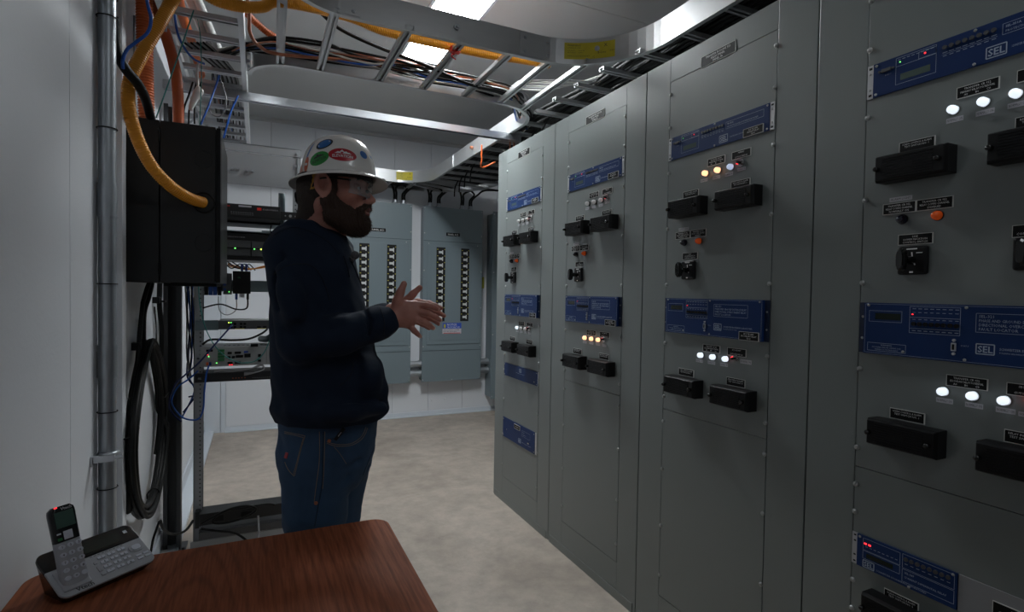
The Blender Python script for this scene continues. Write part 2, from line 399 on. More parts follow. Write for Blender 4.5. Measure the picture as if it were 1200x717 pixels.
def mk_testswitch(p):
    W,H,D=.159,.0665,.050
    # cover: chamfered box with fine horizontal ribs, local u 0..W, z 0..H
    mb=MB(); cb=lambda a,b,c,d,e,f: cbox(mb,a,b,c,d,e,f)
    cb(0,D-.010,0,W,0,H)
    # tapered cap
    vs=[L(D-.010,0,0),L(D-.010,W,0),L(D-.010,W,H),L(D-.010,0,H),L(D,.004,.004),L(D,W-.004,.004),L(D,W-.004,H-.004),L(D,.004,H-.004)]
    mb.add(vs,[(0,1,5,4),(1,2,6,5),(2,3,7,6),(3,0,4,7),(4,5,6,7)])
    o=mb.build('test_switch','black_plastic',p,org=(0,0,0),bevel=.0015)
    rb=MB()
    for i in range(9):
        z=.009+i*.0060; cbox(rb,D,D+.0022,.022,W-.026,z-.0013,z+.0013)
    cbox(rb,D,D+.0018,.062,.092,.026,.042)
    rb.build('ribbed_cover','black_plastic',o,org=(0,0,0))
    for u in (.010,W-.014):
        MB().cyl(L(D-.006,u,H*.48),L(D+.010,u,H*.48),.0062,n=14).dome(L(D+.010,u,H*.48),(-1,0,0),.0062,.004,n=14).build('thumb_nut','knob_black',o,org=(0,0,0))
    return o
def mk_rotary(p):
    W,H=.068,.070
    mb=MB(); cbox(mb,0,.013,-W/2,W/2,-H/2,H/2)
    o=mb.build('rotary_switch','black_plastic',p,org=(0,0,0),bevel=.006,seg=3)
    pm=MB(); cline(pm,.0134,-.012,.028,.012,.028,.003); cline(pm,.0134,.010,.018,.024,.018,.002); cline(pm,.0134,.002,.004,.008,-.012,.003); cline(pm,.0134,.0,.020,.002,.004,.003)
    cbox(pm,.013,.0136,-.004,.004,-.031,-.027)
    pm.build('dial_marks','print_white',o,org=(0,0,0))
    MB().cyl(L(.013,0,0),L(.045,0,0),.010,n=16).build('shaft','knob_black',o,org=(0,0,0))
    # oval pistol grip knob
    hb=MB(); poly=[]
    for i in range(28):
        a=2*PI*i/28; r=1/ (abs(math.cos(a)/.0085)**2.6+abs(math.sin(a)/.028)**2.6)**(1/2.6); poly.append((r*math.cos(a),r*math.sin(a)))
    n=len(poly); vs=[];
    for h,k in ((.043,.86),(.047,1),(.062,1),(.066,.82)):
        vs+= [L(h,u*k,z*k) for u,z in poly]
    fs=[tuple(range(n)),tuple(range(4*n-1,3*n-1,-1))]
    for j in range(3): fs += [(j*n+i,j*n+(i+1)%n,(j+1)*n+(i+1)%n,(j+1)*n+i)[::-1] for i in range(n)]
    hb.add(vs,fs); hb.build('handle','knob_black',o,org=(0,0,0))
    return o
def relay_a(cab,np_on):
    mb=MB(); cbox(mb,.0005,.0045,.162,.611,1.9025,1.9895)
    o=mb.build('relay','relay_blue',cab,org=(0,0,0),bevel=.0008)
    for a,b in ((.1465,.1615),(.6115,.6275)):
        eb=MB(); cbox(eb,.0004,.0030,a,b,1.9025,1.9895)
        for z in (1.911,1.981): cbox(eb,.0030,.0033,a+.004,b-.003,z-.003,z+.003,1)
        eb.build('rack_ear',['ear_silver','dark_gap'],o,org=(0,0,0))
        for z in (1.925,1.967): inst('small',mk_small,o,(a+b)/2,z,.003)
    p=MB(); h=.0048
    sel_logo(p,h,.407,.443,1.911,1.935)
    crect(p,h,.435,.589,1.953,1.976); ctext(p,'SEL-351A',.0068,h,.440,1.967,bold=True); ctext(p,'PROTECTION AND AUTOMATION SYSTEM',.0066,h,.440,1.957,wid=.142)
    ctext(p,'SCHWEITZER ENGINEERING LABORATORIES',.0062,h,.452,1.920,wid=.13 if not np_on else .06)
    crect(p,h,.218,.308,1.918,1.984); crect(p,h,.270,.308,1.964,1.980)
    cline(p,h,.218,1.963,.308,1.963); 
    for i in range(8):
        cline(p,h,.222+i*.0105,1.979,.229+i*.0105,1.979,.0012)
        u=.326+i*.0134
        cline(p,h,u-.005,1.958,u+.005,1.958,.0013); cline(p,h,u-.004,1.950,u+.004,1.950,.0013)
        inst('button',mk_button,o,u,1.9695,.0045)
    cline(p,h,.320,1.954,.426,1.954,.0006)
    ctext(p,'PORT 1',.0045,h,.192,1.950)
    p.build('front_print','print_pale',o,org=(0,0,0))
    d=MB(); cbox(d,.0045,.0050,.229,.296,1.926,1.942); d.build('display','lcd_green',o,org=(0,0,0))
    sp=MB(); cbox(sp,.0045,.009,.184,.207,1.9595,1.9685); sp.cyl(L(.009,.179,1.964),L(.0045,.179,1.964),.003,n=8).cyl(L(.009,.212,1.964),L(.0045,.212,1.964),.003,n=8); sp.build('serial_port','device_dark',o,org=(0,0,0),bevel=.001)
    l=MB(); cbox(l,.0045,.0056,.282,.2855,1.9715,1.975); l.build('status_light','led_red',o,org=(0,0,0))
    l=MB(); cbox(l,.0045,.0056,.226,.2285,1.9715,1.974); l.build('status_light','led_green',o,org=(0,0,0),label='small green status light')
    for u,z in ((.170,1.983),(.170,1.909),(.385,1.984),(.385,1.908),(.603,1.983),(.603,1.909)): inst('small',mk_small,o,u,z,.0045)
    return o
def relay_b(cab,tip=False):
    mb=MB(); cbox(mb,.004,.014,.164,.614,1.2305,1.3635)
    o=mb.build('relay','relay_blue',cab,org=(0,0,0),bevel=.001)
    for a,b in ((.1465,.164),(.614,.630)):
        eb=MB(); cbox(eb,.0004,.0035,a,b,1.2305,1.3635); eb.build('rack_ear','relay_blue_dark',o,org=(0,0,0))
        for z in (1.269,1.326): inst('small',mk_small,o,(a+b)/2,z,.0035)
    eb=MB(); cbox(eb,.0004,.004,.17,.61,1.232,1.362); eb.build('chassis','dark_gap',o,org=(0,0,0))
    p=MB(); h=.0143
    sel_logo(p,h,.413,.446,1.255,1.277)
    crect(p,h,.168,.610,1.234,1.360,.0006)
    crect(p,h,.411,.556,1.303,1.345); 
    for i,t in enumerate(['SEL-321','PHASE AND GROUND DISTANCE RELAY','DIRECTIONAL OVERCURRENT RELAY','FAULT LOCATOR']): ctext(p,t,.0088,h,.416,1.3355-i*.0095,wid=.134)
    ctext(p,'SCHWEITZER ENGINEERING LABORATORIES',.0072,h,.455,1.266,wid=.12); ctext(p,'PULLMAN WASHINGTON USA',.0042,h,.455,1.259)
    crect(p,h,.178,.257,1.315,1.343); crect(p,h,.275,.381,1.292,1.356); cline(p,h,.275,1.330,.381,1.330); cline(p,h,.275,1.303,.381,1.303)
    crect(p,h,.176,.268,1.239,1.2595)
    ctext(p,'WARNING',.0055,h,.222,1.253,'CENTER'); ctext(p,'DISCONNECT BEFORE OPENING CASE',.0040,h,.222,1.2475,'CENTER',wid=.085); ctext(p,'HAZARDOUS VOLTAGE INSIDE',.0040,h,.222,1.242,'CENTER',wid=.085)
    for i in range(8):
        u=.285+i*.0128; cline(p,h,u-.004,1.351,u+.004,1.351,.0012); cline(p,h,u-.004,1.342,u+.003,1.342,.0010); cline(p,h,u-.004,1.2975,u+.004,1.2975,.0014); cline(p,h,u-.0035,1.325,u+.0035,1.325,.0010)
        inst('bbutton',mk_bbutton,o,u,1.314,.014)
    ctext(p,'PORT F',.0045,h,.384,1.268)
    p.build('front_print','print_pale',o,org=(0,0,0))
    d=MB(); cbox(d,.014,.0145,.193,.254,1.3205,1.337); d.build('display','lcd_dark',o,org=(0,0,0))
    sp=MB(); cbox(sp,.014,.019,.366,.3755,1.256,1.275); sp.cyl(L(.018,.371,1.281),L(.014,.371,1.281),.0035,n=8).cyl(L(.018,.371,1.250),L(.014,.371,1.250),.0035,n=8); sp.build('serial_port','ear_silver',o,org=(0,0,0),bevel=.001)
    sp=MB(); cbox(sp,.019,.0195,.3685,.3735,1.259,1.272); sp.build('port_socket','black_plastic',o,org=(0,0,0))
    l=MB(); cbox(l,.014,.0152,.2795,.283,1.336,1.3385); l.build('status_light','led_red',o,org=(0,0,0))
    for u,z in ((.176,1.357),(.392,1.357),(.602,1.357),(.262,1.243),(.392,1.238),(.602,1.238)): inst('small',mk_small,o,u,z,.014)
    return o
NP_T=['TRANSFER CB 952','PRIMARY RELAY POTENTIAL']
cab_lab=['tall grey relay cabinet furthest down the row, extra blue unit low on its front',
 'tall grey relay cabinet with three glowing orange lamps at mid height',
 'tall grey relay cabinet with two glowing orange lamps under its upper blue relay',
 'tall grey relay cabinet nearest the camera, cut by the right edge of the photo']
def cabinet(ci):
    cab=thing('relay_cabinet',cab_lab[ci],'electrical cabinet',(CX,CY[ci],0),group='grey relay cabinets in a row',local=True)
    W=CW
    mb=MB(); cbox(mb,-.62,-.014,.0025,W-.0025,.004,2.30); mb.build('housing','cabinet_grey',cab,org=(0,0,0))
    mb=MB(); e=.0022
    cbox(mb,-.014,0,e,.1435,.002,2.304); cbox(mb,-.014,0,.6315,W-e,.002,2.304)
    cbox(mb,-.014,0,.1435,.6315,.002,.165); cbox(mb,-.014,0,.1435,.6315,2.2125,2.304)
    mb.build('front_frame','cabinet_grey',cab,org=(0,0,0),bevel=.0016)
    mb=MB(); cbox(mb,-.0145,-.0135,.1,.68,.15,2.25); mb.build('recess','dark_gap',cab,org=(0,0,0))
    mb=MB(); cbox(mb,0,.003,.02,W-.02,.0,.042); mb.build('base_channel','cabinet_grey',cab,org=(0,0,0),bevel=.001)
    g=.0022
    mb=MB(); cbox(mb,-.012,.0003,.1435+g,.6315-g,.9215,2.2125-g*.6); mb.build('front_plate','cabinet_grey',cab,org=(0,0,0),bevel=.0006)
    mb=MB(); cbox(mb,-.012,.0003,.1435+g,.6315-g,.165+g,.9197); mb.build('front_plate','cabinet_grey',cab,org=(0,0,0),bevel=.0006)
    for u in (.1495,.6255):
        for z in (2.163,2.033,1.855,1.636,1.416,1.185,.972,.872,.68,.45,.25):
            if ci==3 and u<.2 and z==.68: z=.797
            inst('screw',mk_screw,cab,u,z,0)
    if ci==3:
        for z in (.61,.532): inst('screw',mk_screw,cab,.1495,z,0)
    relay_a(cab,True); 
    relay_b(cab)
    S='TRANSFER CB 952'
    nameplate(cab,.309,.464,2.209,2.246,['%s 52%d'%('TRANSFER BUS LINE',ci+1) if ci else 'TRANSFER BUS LINE','RELAY PANEL','PANEL %dR'%(ci+1)],sz=.0105)
    nameplate(cab,.353,.430,1.841,1.865,[S,'PRIMARY RELAY POTENTIAL','A0        B0        C0'])
    nameplate(cab,.463,.539,1.841,1.865,['PRIMARY','','CUTOUT SWITCH'])
    if ci<3: nameplate(cab,.513,.589,1.904,1.929,['BUS TIE LINE','PRIMARY RELAY','951-P'],h=.005); nameplate(cab,.526,.602,1.231,1.257,['BUS TIE LINE','SECONDARY RELAY','951-S'],h=.0145)
    nameplate(cab,.232,.309,1.744,1.767,['SCADA CONTROL & ALARM','TEST SWITCH NO. 1',''])
    nameplate(cab,.463,.539,1.742,1.765,['RELAY INPUT & ALARM','TEST SWITCH NO. 2',''])
    inst('ts',mk_testswitch,cab,.198,1.6685); inst('ts',mk_testswitch,cab,.431,1.6685)
    sticker(cab,.211,.264,1.622,1.633,'ALARM LIGHT')
    nameplate(cab,.1975,.272,1.592,1.617,[S,'RELAY COMMS CHANNEL','NORMALLY ON']); nameplate(cab,.2765,.351,1.592,1.617,[S,'RELAY COMMS CHANNEL','DISABLED'])
    inst('pb',mk_pilot('lamp_blue_off'),cab,.244,1.575); inst('po',mk_pilot('lamp_amber_off'),cab,.322,1.575)
    nameplate(cab,.237,.312,1.511,1.535,['LINE','COMMUNICATION','CONTROL SWITCH'])
    inst('rot',mk_rotary,cab,.274,1.470)
    if ci==3: nameplate(cab,.465,.540,1.511,1.535,['LINE','CONTROL SWITCH']); inst('rot',mk_rotary,cab,.503,1.474)
    nameplate(cab,.353,.430,1.174,1.198,[S,'SECONDARY RELAY POTENTIAL','A0        B0        C0'])
    nameplate(cab,.466,.542,1.173,1.197,['SECONDARY','','CUTOUT SWITCH'])
    cols=[(['lamp_white_off']*3,['lamp_white_on','lamp_white_off','lamp_white_off']),
          (['lamp_white_off']*3,['lamp_orange_on']*3),
          (['lamp_orange_on','lamp_orange_on','lamp_white_dim'],['lamp_white_on']*3),
          (['lamp_white_on']*3,['lamp_white_on']*3)][ci]
    for z,cc in ((1.817,cols[0]),(1.158,cols[1])):
        for u,k in zip((.348,.406,.463),cc):
            inst(k,mk_lamp(k),cab,u,z); sticker(cab,u-.016 if ci==3 else u-.03,u+.018 if ci==3 else u+.004,z-.0195-.011*.5-.003,z-.0195+.003)
        inst('tog',mk_toggle,cab,.503 if ci<3 else .515,z+.006)
    if ci==2: sticker(cab,.520,.565,1.150,1.164,'NORMAL ON')
    if ci!=2: sticker(cab,.486,.520,1.129,1.139)
    sticker(cab,.486,.520,1.797,1.807)
    nameplate(cab,.231,.308,1.071,1.095,['SCADA CONTROL & ALARM','TEST SWITCH NO. 1','']); nameplate(cab,.465,.541,1.070,1.095,['RELAY INPUT & ALARM','TEST SWITCH NO. 4',''])
    inst('ts',mk_testswitch,cab,.198,1.0005); inst('ts',mk_testswitch,cab,.431,1.0005)
    if ci==0:
        mb=MB(); cbox(mb,.0004,.0045,.157,.620,.836,.918); o=mb.build('blue_blank_panel','relay_blue',cab,org=(0,0,0),bevel=.0008)
        p=MB(); sel_logo(p,.0048,.38,.41,.885,.905); ctext(p,'SCHWEITZER ENGINEERING LABORATORIES',.006,.0048,.33,.873,wid=.14); p.build('front_print','print_pale',o,org=(0,0,0))
        mb=MB(); cbox(mb,.0004,.003,.620,.628,.836,.918); mb.build('rack_ear','ear_silver',o,org=(0,0,0))
        for u,z in ((.165,.91),(.165,.844),(.61,.91),(.61,.844),(.58,.855)): inst('small',mk_small,o,u,z,.0045)
        mb=MB(); cbox(mb,.0004,.0045,.150,.600,.434,.562); o=mb.build('blue_lower_panel','relay_blue',cab,org=(0,0,0),bevel=.0008)
        p=MB(); sel_logo(p,.0048,.385,.42,.452,.476); ctext(p,'SCHWEITZER ENGINEERING LABORATORIES',.006,.0048,.43,.46,wid=.13); crect(p,.0048,.43,.54,.50,.535); ctext(p,'SEL-2410',.008,.0048,.436,.522); ctext(p,'I/O PROCESSOR',.007,.0048,.436,.509)
        p.build('front_print','print_pale',o,org=(0,0,0))
        mb=MB(); cbox(mb,.0004,.003,.6005,.619,.434,.562); mb.build('rack_ear','ear_silver',o,org=(0,0,0))
        mb=MB(); cbox(mb,.0045,.010,.515,.535,.476,.482); mb.build('serial_port','chrome',o,org=(0,0,0))
        nameplate(cab,.325,.405,.527,.552,['','I/O PROCESSOR',''],h=.005)
        for u,z in ((.16,.55),(.16,.445),(.59,.55),(.59,.445),(.21,.49)): inst('small',mk_small,o,u,z,.0045)
    if ci==3:
        mb=MB(); cbox(mb,.0004,.0065,.1605,.390,.6575,.7425); o=mb.build('relay','relay_blue',cab,org=(0,0,0),bevel=.0008,label='short blue relay low on the cabinet')
        h=.0068; p=MB(); sel_logo(p,h,.178,.206,.661,.679)
        crect(p,h,.177,.268,.683,.704); crect(p,h,.177,.268,.706,.737); crect(p,h,.274,.385,.669,.700); crect(p,h,.274,.385,.703,.738)
        ctext(p,'SEL-587',.0068,h,.279,.690); ctext(p,'CURRENT DIFFERENTIAL RELAY',.0064,h,.279,.679,wid=.10)
        ctext(p,'SCHWEITZER ENGINEERING LABORATORIES',.0058,h,.212,.6635,wid=.13)
        for i in range(8):
            inst('button',mk_button,o,.282+i*.0130,.7265,.0065); cline(p,h,.279+i*.013,.7145,.286+i*.013,.7145,.0012); cline(p,h,.183+i*.0105,.716,.189+i*.0105,.716,.0012)
        p.build('front_print','print_pale',o,org=(0,0,0))
        mb=MB(); cbox(mb,.0065,.007,.186,.252,.687,.699); mb.build('display','lcd_dark',o,org=(0,0,0))
        for u in (.183,.194): 
            l=MB(); cbox(l,.0065,.0078,u-.003,u+.003,.7215,.7255); l.build('status_light','led_red',o,org=(0,0,0))
        mb=MB(); cbox(mb,.0004,.003,.1455,.160,.6575,.7425)
        for z in (.665,.682,.720,.735): cbox(mb,.003,.0033,.150,.156,z-.002,z+.002,1)
        mb.build('rack_ear',['ear_silver','dark_gap'],o,org=(0,0,0))
        for u,z in ((.168,.737),(.29,.661),(.382,.737)): inst('small',mk_small,o,u,z,.0065)
        mb=MB(); cbox(mb,.0004,.004,.3915,.628,.6575,.7425); mb.build('blank_plate','ear_grey',cab,org=(0,0,0),bevel=.0006)
        nameplate(cab,.232,.309,.603,.627,['SCADA CONTROL & ALARM','TEST SWITCH NO. 5','']); nameplate(cab,.458,.535,.690,.715,['LINE','CUTOUT SWITCH'],h=.004)
        inst('ts',mk_testswitch,cab,.198,.545); inst('ts',mk_testswitch,cab,.431,.545)
    return cab
for i in range(4): cabinet(i)
# ------------------------------------------------------------------ cable ladder trays
ZT=2.45; HT=.115
def arc(cx,cy,r,a0,a1,n=14): return [(cx+r*math.cos(R_(a0+(a1-a0)*i/n)),cy+r*math.sin(R_(a0+(a1-a0)*i/n))) for i in range(n+1)]
def dens(path,step=.12):
    out=[path[0]]
    for a,b in zip(path[:-1],path[1:]):
        l=math.dist(a,b); k=max(1,int(l/step))
        for i in range(1,k+1): out.append((a[0]+(b[0]-a[0])*i/k,a[1]+(b[1]-a[1])*i/k))
    return out
def rail(parent,path,side,name='side_rail'):   # C channel, flanges to `side` (+1 left of travel)
    s=side; t=.004; w=.022
    prof=[(0,0),(s*w,0),(s*w,t),(s*t,t),(s*t,HT-t),(s*w,HT-t),(s*w,HT),(0,HT)]
    if s<0: prof=prof[::-1]
    return MB().sweep(dens(path),prof,ZT).build(name,'aluminium',parent)
def rung(parent,a,b,z=ZT+.014):
    a=np.array([*a,z]);b=np.array([*b,z]); d=b-a; l=np.linalg.norm(d); d/=l; n=np.array([-d[1],d[0],0]); up=np.array([0,0,1.])
    mb=MB(); c=(a+b)/2
    mb.obox(c+up*.007,d,n,up,(l/2,.017,.0015))
    for k in (-1,1): mb.obox(c+n*.0165*k,d,n,up,(l/2,.0018,.0095)); mb.obox(c+n*.0115*k-up*.008,d,n,up,(l/2,.005,.0015))
    return mb.build('rung','aluminium',parent)
def splice(parent,c,d,label=None,l=.085):
    d=np.array([*d,0.]); n=np.array([-d[1],d[0],0]); up=np.array([0,0,1.]); c=np.array(c,float)
    o=MB().obox(c,d,n,up,(l,.002,HT*.43)).build('splice_plate','aluminium',parent)
    for a in (-.55,.55):
        for b in (-.28,.26):
            p=c+d*l*a*1.25+up*b*HT; MB().cyl(p-n*.002,p-n*.009,.009,n=6,sm=False).cyl(p-n*.009,p-n*.013,.005,n=8).build('bolt','steel',o)
    return o
# the cross ladder between the wall and the cabinets, with its elbow
t=thing('cable_ladder','wide aluminium cable ladder crossing overhead from left wall to cabinets, yellow sticker on its curve','cable tray',(.6,2.5,ZT))
near=arc(.34,1.93,.30,170,90)+[(1.17,2.23)]+arc(1.17,1.83,.40,90,4)+[(1.57,1.80)]
rail(t,near,1); 
far=arc(.17,3.06,.20,180,270)+[(1.25,2.86)]+arc(1.25,3.14,.28,-90,0)
rail(t,far,-1)
for x0,y0,x1,y1 in ((.075,2.06,.095,2.90),(.27,2.22,.275,2.86),(.565,2.23,.565,2.86),(.80,2.23,.80,2.86),(1.035,2.23,1.035,2.86),(1.235,2.225,1.25,2.86),(1.40,2.155,1.415,2.92)):
    rung(t,(x0,y0),(x1,y1))
splice(t,(1.155,2.2275,ZT+HT/2),(1,0)); splice(t,(1.5725,1.66,ZT+HT/2),(0,1),l=.07); 
splice(t,(.28,2.2275,ZT+HT/2),(1,0))
p=np.array([.77,2.226,ZT+.06]); MB().cyl(p,p-(0,.006,0),.013,n=16).cyl(p-(0,.006,0),p-(0,.014,0),.008,n=6,sm=False).build('bolt','steel',t)
# yellow sticker wrapped round the curve
def curve_label(parent,cx,cy,r,a0,a1,z0,z1,name='yellow_label'):
    mb=MB(); n=12; vs=[]
    for i in range(n+1):
        a=R_(a0+(a1-a0)*i/n)
        for z in (z0,z1): vs.append((cx+r*math.cos(a),cy+r*math.sin(a),z))
    mb.add(vs,[(2*i,2*i+1,2*i+3,2*i+2) for i in range(n)])
    o=mb.build(name,'label_yellow',parent)
    tb=MB(); W=abs(R_(a1-a0))*r; H=z1-z0
    sg=1 if a1>a0 else -1
    def place(u,v): 
        a=R_(a0)+sg*u/r; rr=r-.0006; return (cx+rr*math.cos(a),cy+rr*math.sin(a),z0+v)
    for txt,s,u,v,w in (('CABLOFIL',H*.17,.06,.78,.35),('LADDER RACK SYSTEM',H*.08,.06,.66,.3),('LOAD DATA',H*.08,.06,.5,.2),('SEE CATALOG',H*.08,.06,.38,.2),('CLASS 12B',H*.08,.28,.5,.15),('CLASS C',H*.08,.28,.38,.12),('WARNING DO NOT USE AS WALKWAY',H*.08,.06,.16,.45),('X',H*.30,.78,.68,.1),('B-Line',H*.2,.66,.30,.22),('C',H*.2,.56,.06,.08),('II III I',H*.13,.90,.35,.08)):
        text(tb,txt if txt!='CABLOFIL' else 'WARNING',s,lambda x,y,u=u,v=v:place(u*W+x,v*H+y),wid=w*W)
    tb.build('lettering','print_black',o)
    return o
lb=curve_label(t,1.17,1.83,.3985,72,38,ZT+.022,ZT+.098)
a=R_(50); d=np.array([-math.cos(a),-math.sin(a),0]); p=np.array([1.17,1.83,ZT+.068])-d*.399
MB().cyl(p,p+d*.004,.012,n=14).cyl(p+d*.004,p+d*.011,.007,n=6,sm=False).build('bolt','steel',t)
# long ladder above the cabinets
t=thing('cable_ladder','long aluminium cable ladder full of black cables running above the cabinet tops','cable tray',(1.85,2.5,ZT))
rail(t,[(1.57,-1.2),(1.57,1.80)],-1)
rail(t,[(1.53,3.14),(1.53,5.0)]+arc(1.20,5.0,.33,8,82)+[(1.24,5.33)],-1)
rail(t,[(2.18,-1.2),(2.18,5.05)]+arc(1.55,5.05,.63,8,80),1)
y=-1.0
while y<5.2:
    x0=1.575 if y<1.9 else 1.535
    if 2.15<y<2.95: x0=1.50
    rung(t,(x0,y),(2.175,y)); y+=.229
for a in (.25,.6,.95,1.25): rung(t,(1.20+.35*math.cos(a),5.0+.35*math.sin(a)),(1.56+.60*math.cos(a),5.06+.6*math.sin(a)))
splice(t,(1.5265,3.45,ZT+HT/2),(0,1),l=.10); splice(t,(1.5265,4.55,ZT+HT/2),(0,1),l=.07)
o=MB().cyl((1.526,4.0,ZT+.06),(1.505,4.0,ZT+.06),.012,n=10).build('copper_lug','copper_cable',t)
lb=curve_label(t,1.20,5.0,.3285,84,56,ZT+.02,ZT+.10)
# back ladder over the breaker panels
t=thing('cable_ladder','far aluminium cable ladder along the back wall above the breaker panels','cable tray',(.6,5.5,ZT))
rail(t,[(1.24,5.33),(-.05,5.33)][::-1],1); rail(t,[(1.62,5.70),(-.05,5.70)][::-1],-1)
x=.05
while x<1.55: rung(t,(x,5.335),(x,5.695)); x+=.229
# left ladder along the wall
t=thing('cable_ladder','narrow aluminium cable ladder high along the left wall above the equipment rack','cable tray',(-.2,3,ZT))
rail(t,[(-.355,-1.2),(-.355,5.3)],-1); rail(t,[(-.055,-1.2),(-.055,5.3)],1)
y=-1.08
while y<5.25: rung(t,(-.352,y),(-.058,y)); y+=.2
splice(t,(-.0515,2.98,ZT+HT/2),(0,1),l=.05)
# unistrut carrying the ladders
def strut(mb,a,b,w=.041,t=.003):   # channel open downwards
    a=np.array(a,float);b=np.array(b,float); d=b-a;l=np.linalg.norm(d);d/=l;n=np.array([-d[1],d[0],0]);up=np.array([0,0,1.]);c=(a+b)/2
    mb.obox(c+up*w/2,d,n,up,(l/2,w/2,t/2))
    for k in (-1,1): mb.obox(c+n*k*w/2,d,n,up,(l/2,t/2,w/2)); mb.obox(c+n*k*w*.36-up*w/2,d,n,up,(l/2,w*.14,t/2))
mb=MB(); strut(mb,(WL+.002,3.345,2.427),(1.62,3.345,2.427))
for i in range(22):
    pass
tag(mb.build('strut_channel','steel'),'bright metal strut channel spanning from left wall to the cabinets','metal channel')
for x in (-.055,1.53):
    pass
# brackets between left ladder and wall
for i,y in enumerate((2.62,3.9)):
    mb=MB().box((WL+.001,y-.02,ZT-.03),(-.34,y+.02,ZT-.003)).box((WL+.001,y-.02,ZT-.16),(WL+.006,y+.02,ZT-.003)).obox((-.40,y,ZT-.075),(.7,0,.714),(0,1,0),(-.714,0,.7),(.075,.018,.002))
    tag(mb.build('wall_bracket','galvanised',bevel=.001),['steel bracket under the wall ladder, just above the black wall box','steel bracket under the wall ladder, behind the black wall box'][i],'bracket','brackets under the wall ladder')

# ---- cables lying in the ladders
def wob(n,a): return rng.uniform(-a,a,n)
names=[('grey_cable','grey'),('black_rubber','black'),('white_cable','white'),('blue_cable','blue'),('copper_cable','copper-coloured')]
# cross ladder bundle
seq=[1,0,2,1,3,0,1,2,4,1,0,1,1,0,2,0,1,1,0,1,2,0]
for i,k in enumerate(seq):
    yb=2.835-.017*(i%9)-.004*(i//9); zb=ZT+.034+.013*(i//9)+.004*(i%2); r=.0042 if k!=1 else .0062
    pts=[(-.25+.02*(i%5),4.3+.04*i,zb+.03),(-.22+.015*(i%4),3.3,zb+.02),(-.12,2.98+.02*(i%4),zb+.035),(.05,yb+.04,zb+.02)]
    for x in (.25,.45,.65,.85,1.05): pts.append((x+float(wob(1,.04)[0]),min(2.835,yb+float(wob(1,.028)[0])),zb+float(abs(wob(1,.03)[0]))))
    pts += [(1.3,yb+.06,zb+.01),(1.55,3.05+.05*(i%5),zb+.02),(1.68+.02*(i%7),3.5,zb+.02),(1.66+.025*(i%9),4.4,zb+.01)]
    m,cn=names[k]
    cable('cable',pts,r,m,'thin %s cable in the bundle lying in the cross ladder'%cn,'cable','%s cables lying in the cross ladder'%cn,n=6,res=6)
# thick black cables over the cabinets
for i in range(34):
    c=i%17; lay=i//17; x=1.62+.033*c; z=ZT+.036+.024*lay
    pts=[]
    for y in np.linspace(-1.1,4.6,15): pts.append((min(2.15,max(1.6,x+float(wob(1,.02)[0]))),y,z+float(abs(wob(1,.014)[0]))))
    q=.12*(c/17); pts += [(x-.04,5.0,z),(1.45+.3*(c/17),5.38+.25*(c/17),z),(1.1,5.42+.25*(c/17),z),(.4,5.42+.25*(c/17),z),(0,5.43+.24*(c/17),z)]
    cable('cable',pts,.0105,'black_rubber','thick black cable in the dense run above the cabinet tops','cable','black cables in the run above the cabinets',n=6,res=5)
for i in range(9):
    y0=3.05+.25*i; x=1.66+.04*(i%5)
    cable('cable_drop',[(x,y0-.15,ZT+.05),(x,y0-.04,ZT+.03),(x-.03,y0,ZT-.05),(x-.03,y0+.02,2.31)],.007,'black_rubber','black cable dropping from the ladder into a cabinet top','cable','cables dropping into the cabinet tops',n=6)
# a bundle of thin wires running from the cross ladder elbow up over the cabinets (white streaks)
for i in range(6):
    cable('cable',[(1.25,2.72-.02*i,ZT+.05),(1.45,2.66-.03*i,ZT+.055),(1.62+.02*i,2.40,ZT+.07),(1.68+.02*i,2.0,ZT+.09),(1.66+.02*i,1.2,ZT+.09),(1.7+.02*i,0,ZT+.09)],.005,'grey_cable' if i%2 else 'white_cable','thin %s wire curving from the cross ladder onto the cabinet ladder'%('grey' if i%2 else 'white'),'cable','%s wires curving onto the cabinet ladder'%('grey' if i%2 else 'white'),n=6)
tag(corrugated(MB(),[(-.30,2.2,2.66),(-.1,2.65,2.62),(.08,2.80,2.55),(.3,2.79,ZT+.09),(.6,2.76,ZT+.085),(.9,2.77,ZT+.085),(1.15,2.80,ZT+.08),(1.36,2.95,ZT+.07)],.016,.009).build('corrugated_conduit','orange_smooth'),'thin dark orange ribbed conduit lying on the cables of the cross ladder','conduit')
cable('cable',[atY(288,-12,2.45),atY(292,15,2.5),atY(293,38,2.55),atY(304,54,2.62),atY(330,64,2.7),(.45,2.78,ZT+.06),(.7,2.76,ZT+.05)],.0075,'copper_cable','copper-red cable hooked down onto the left end of the cross ladder')
cable('cable',[atY(350,-10,2.40),atY(376,15,2.42),atY(402,36,2.48),atY(450,58,2.56),atY(500,77,2.6),atY(548,98,2.66),atY(590,108,2.75),atY(612,112,2.85),(1.5,3.1,ZT+.05)],.0085,'black_rubber','thick black cable sagging across under the ceiling light')
mb=MB().tube(spline([(.795,2.32,ZT+.03),(.80,2.33,ZT+.05),(.815,2.34,ZT+.03),(.80,2.36,ZT-.0),(.785,2.34,ZT+.015),(.795,2.32,ZT+.03)],6),.004,6).obox((.80,2.335,ZT+.012),(1,0,0),(0,1,0),(0,0,1),(.021,.012,.013)).tube(spline([(.80,2.33,ZT+.03),(.805,2.33,ZT+.06),(.80,2.325,ZT+.09)],5),.004,6).tube(spline([(.8,2.33,ZT+.0),(.78,2.33,ZT-.02),(.80,2.325,ZT-.035)],5),.003,6)
tag(mb.build('tape_tie','red_tape'),'bright red tie knotted round a rung of the cross ladder','tie')
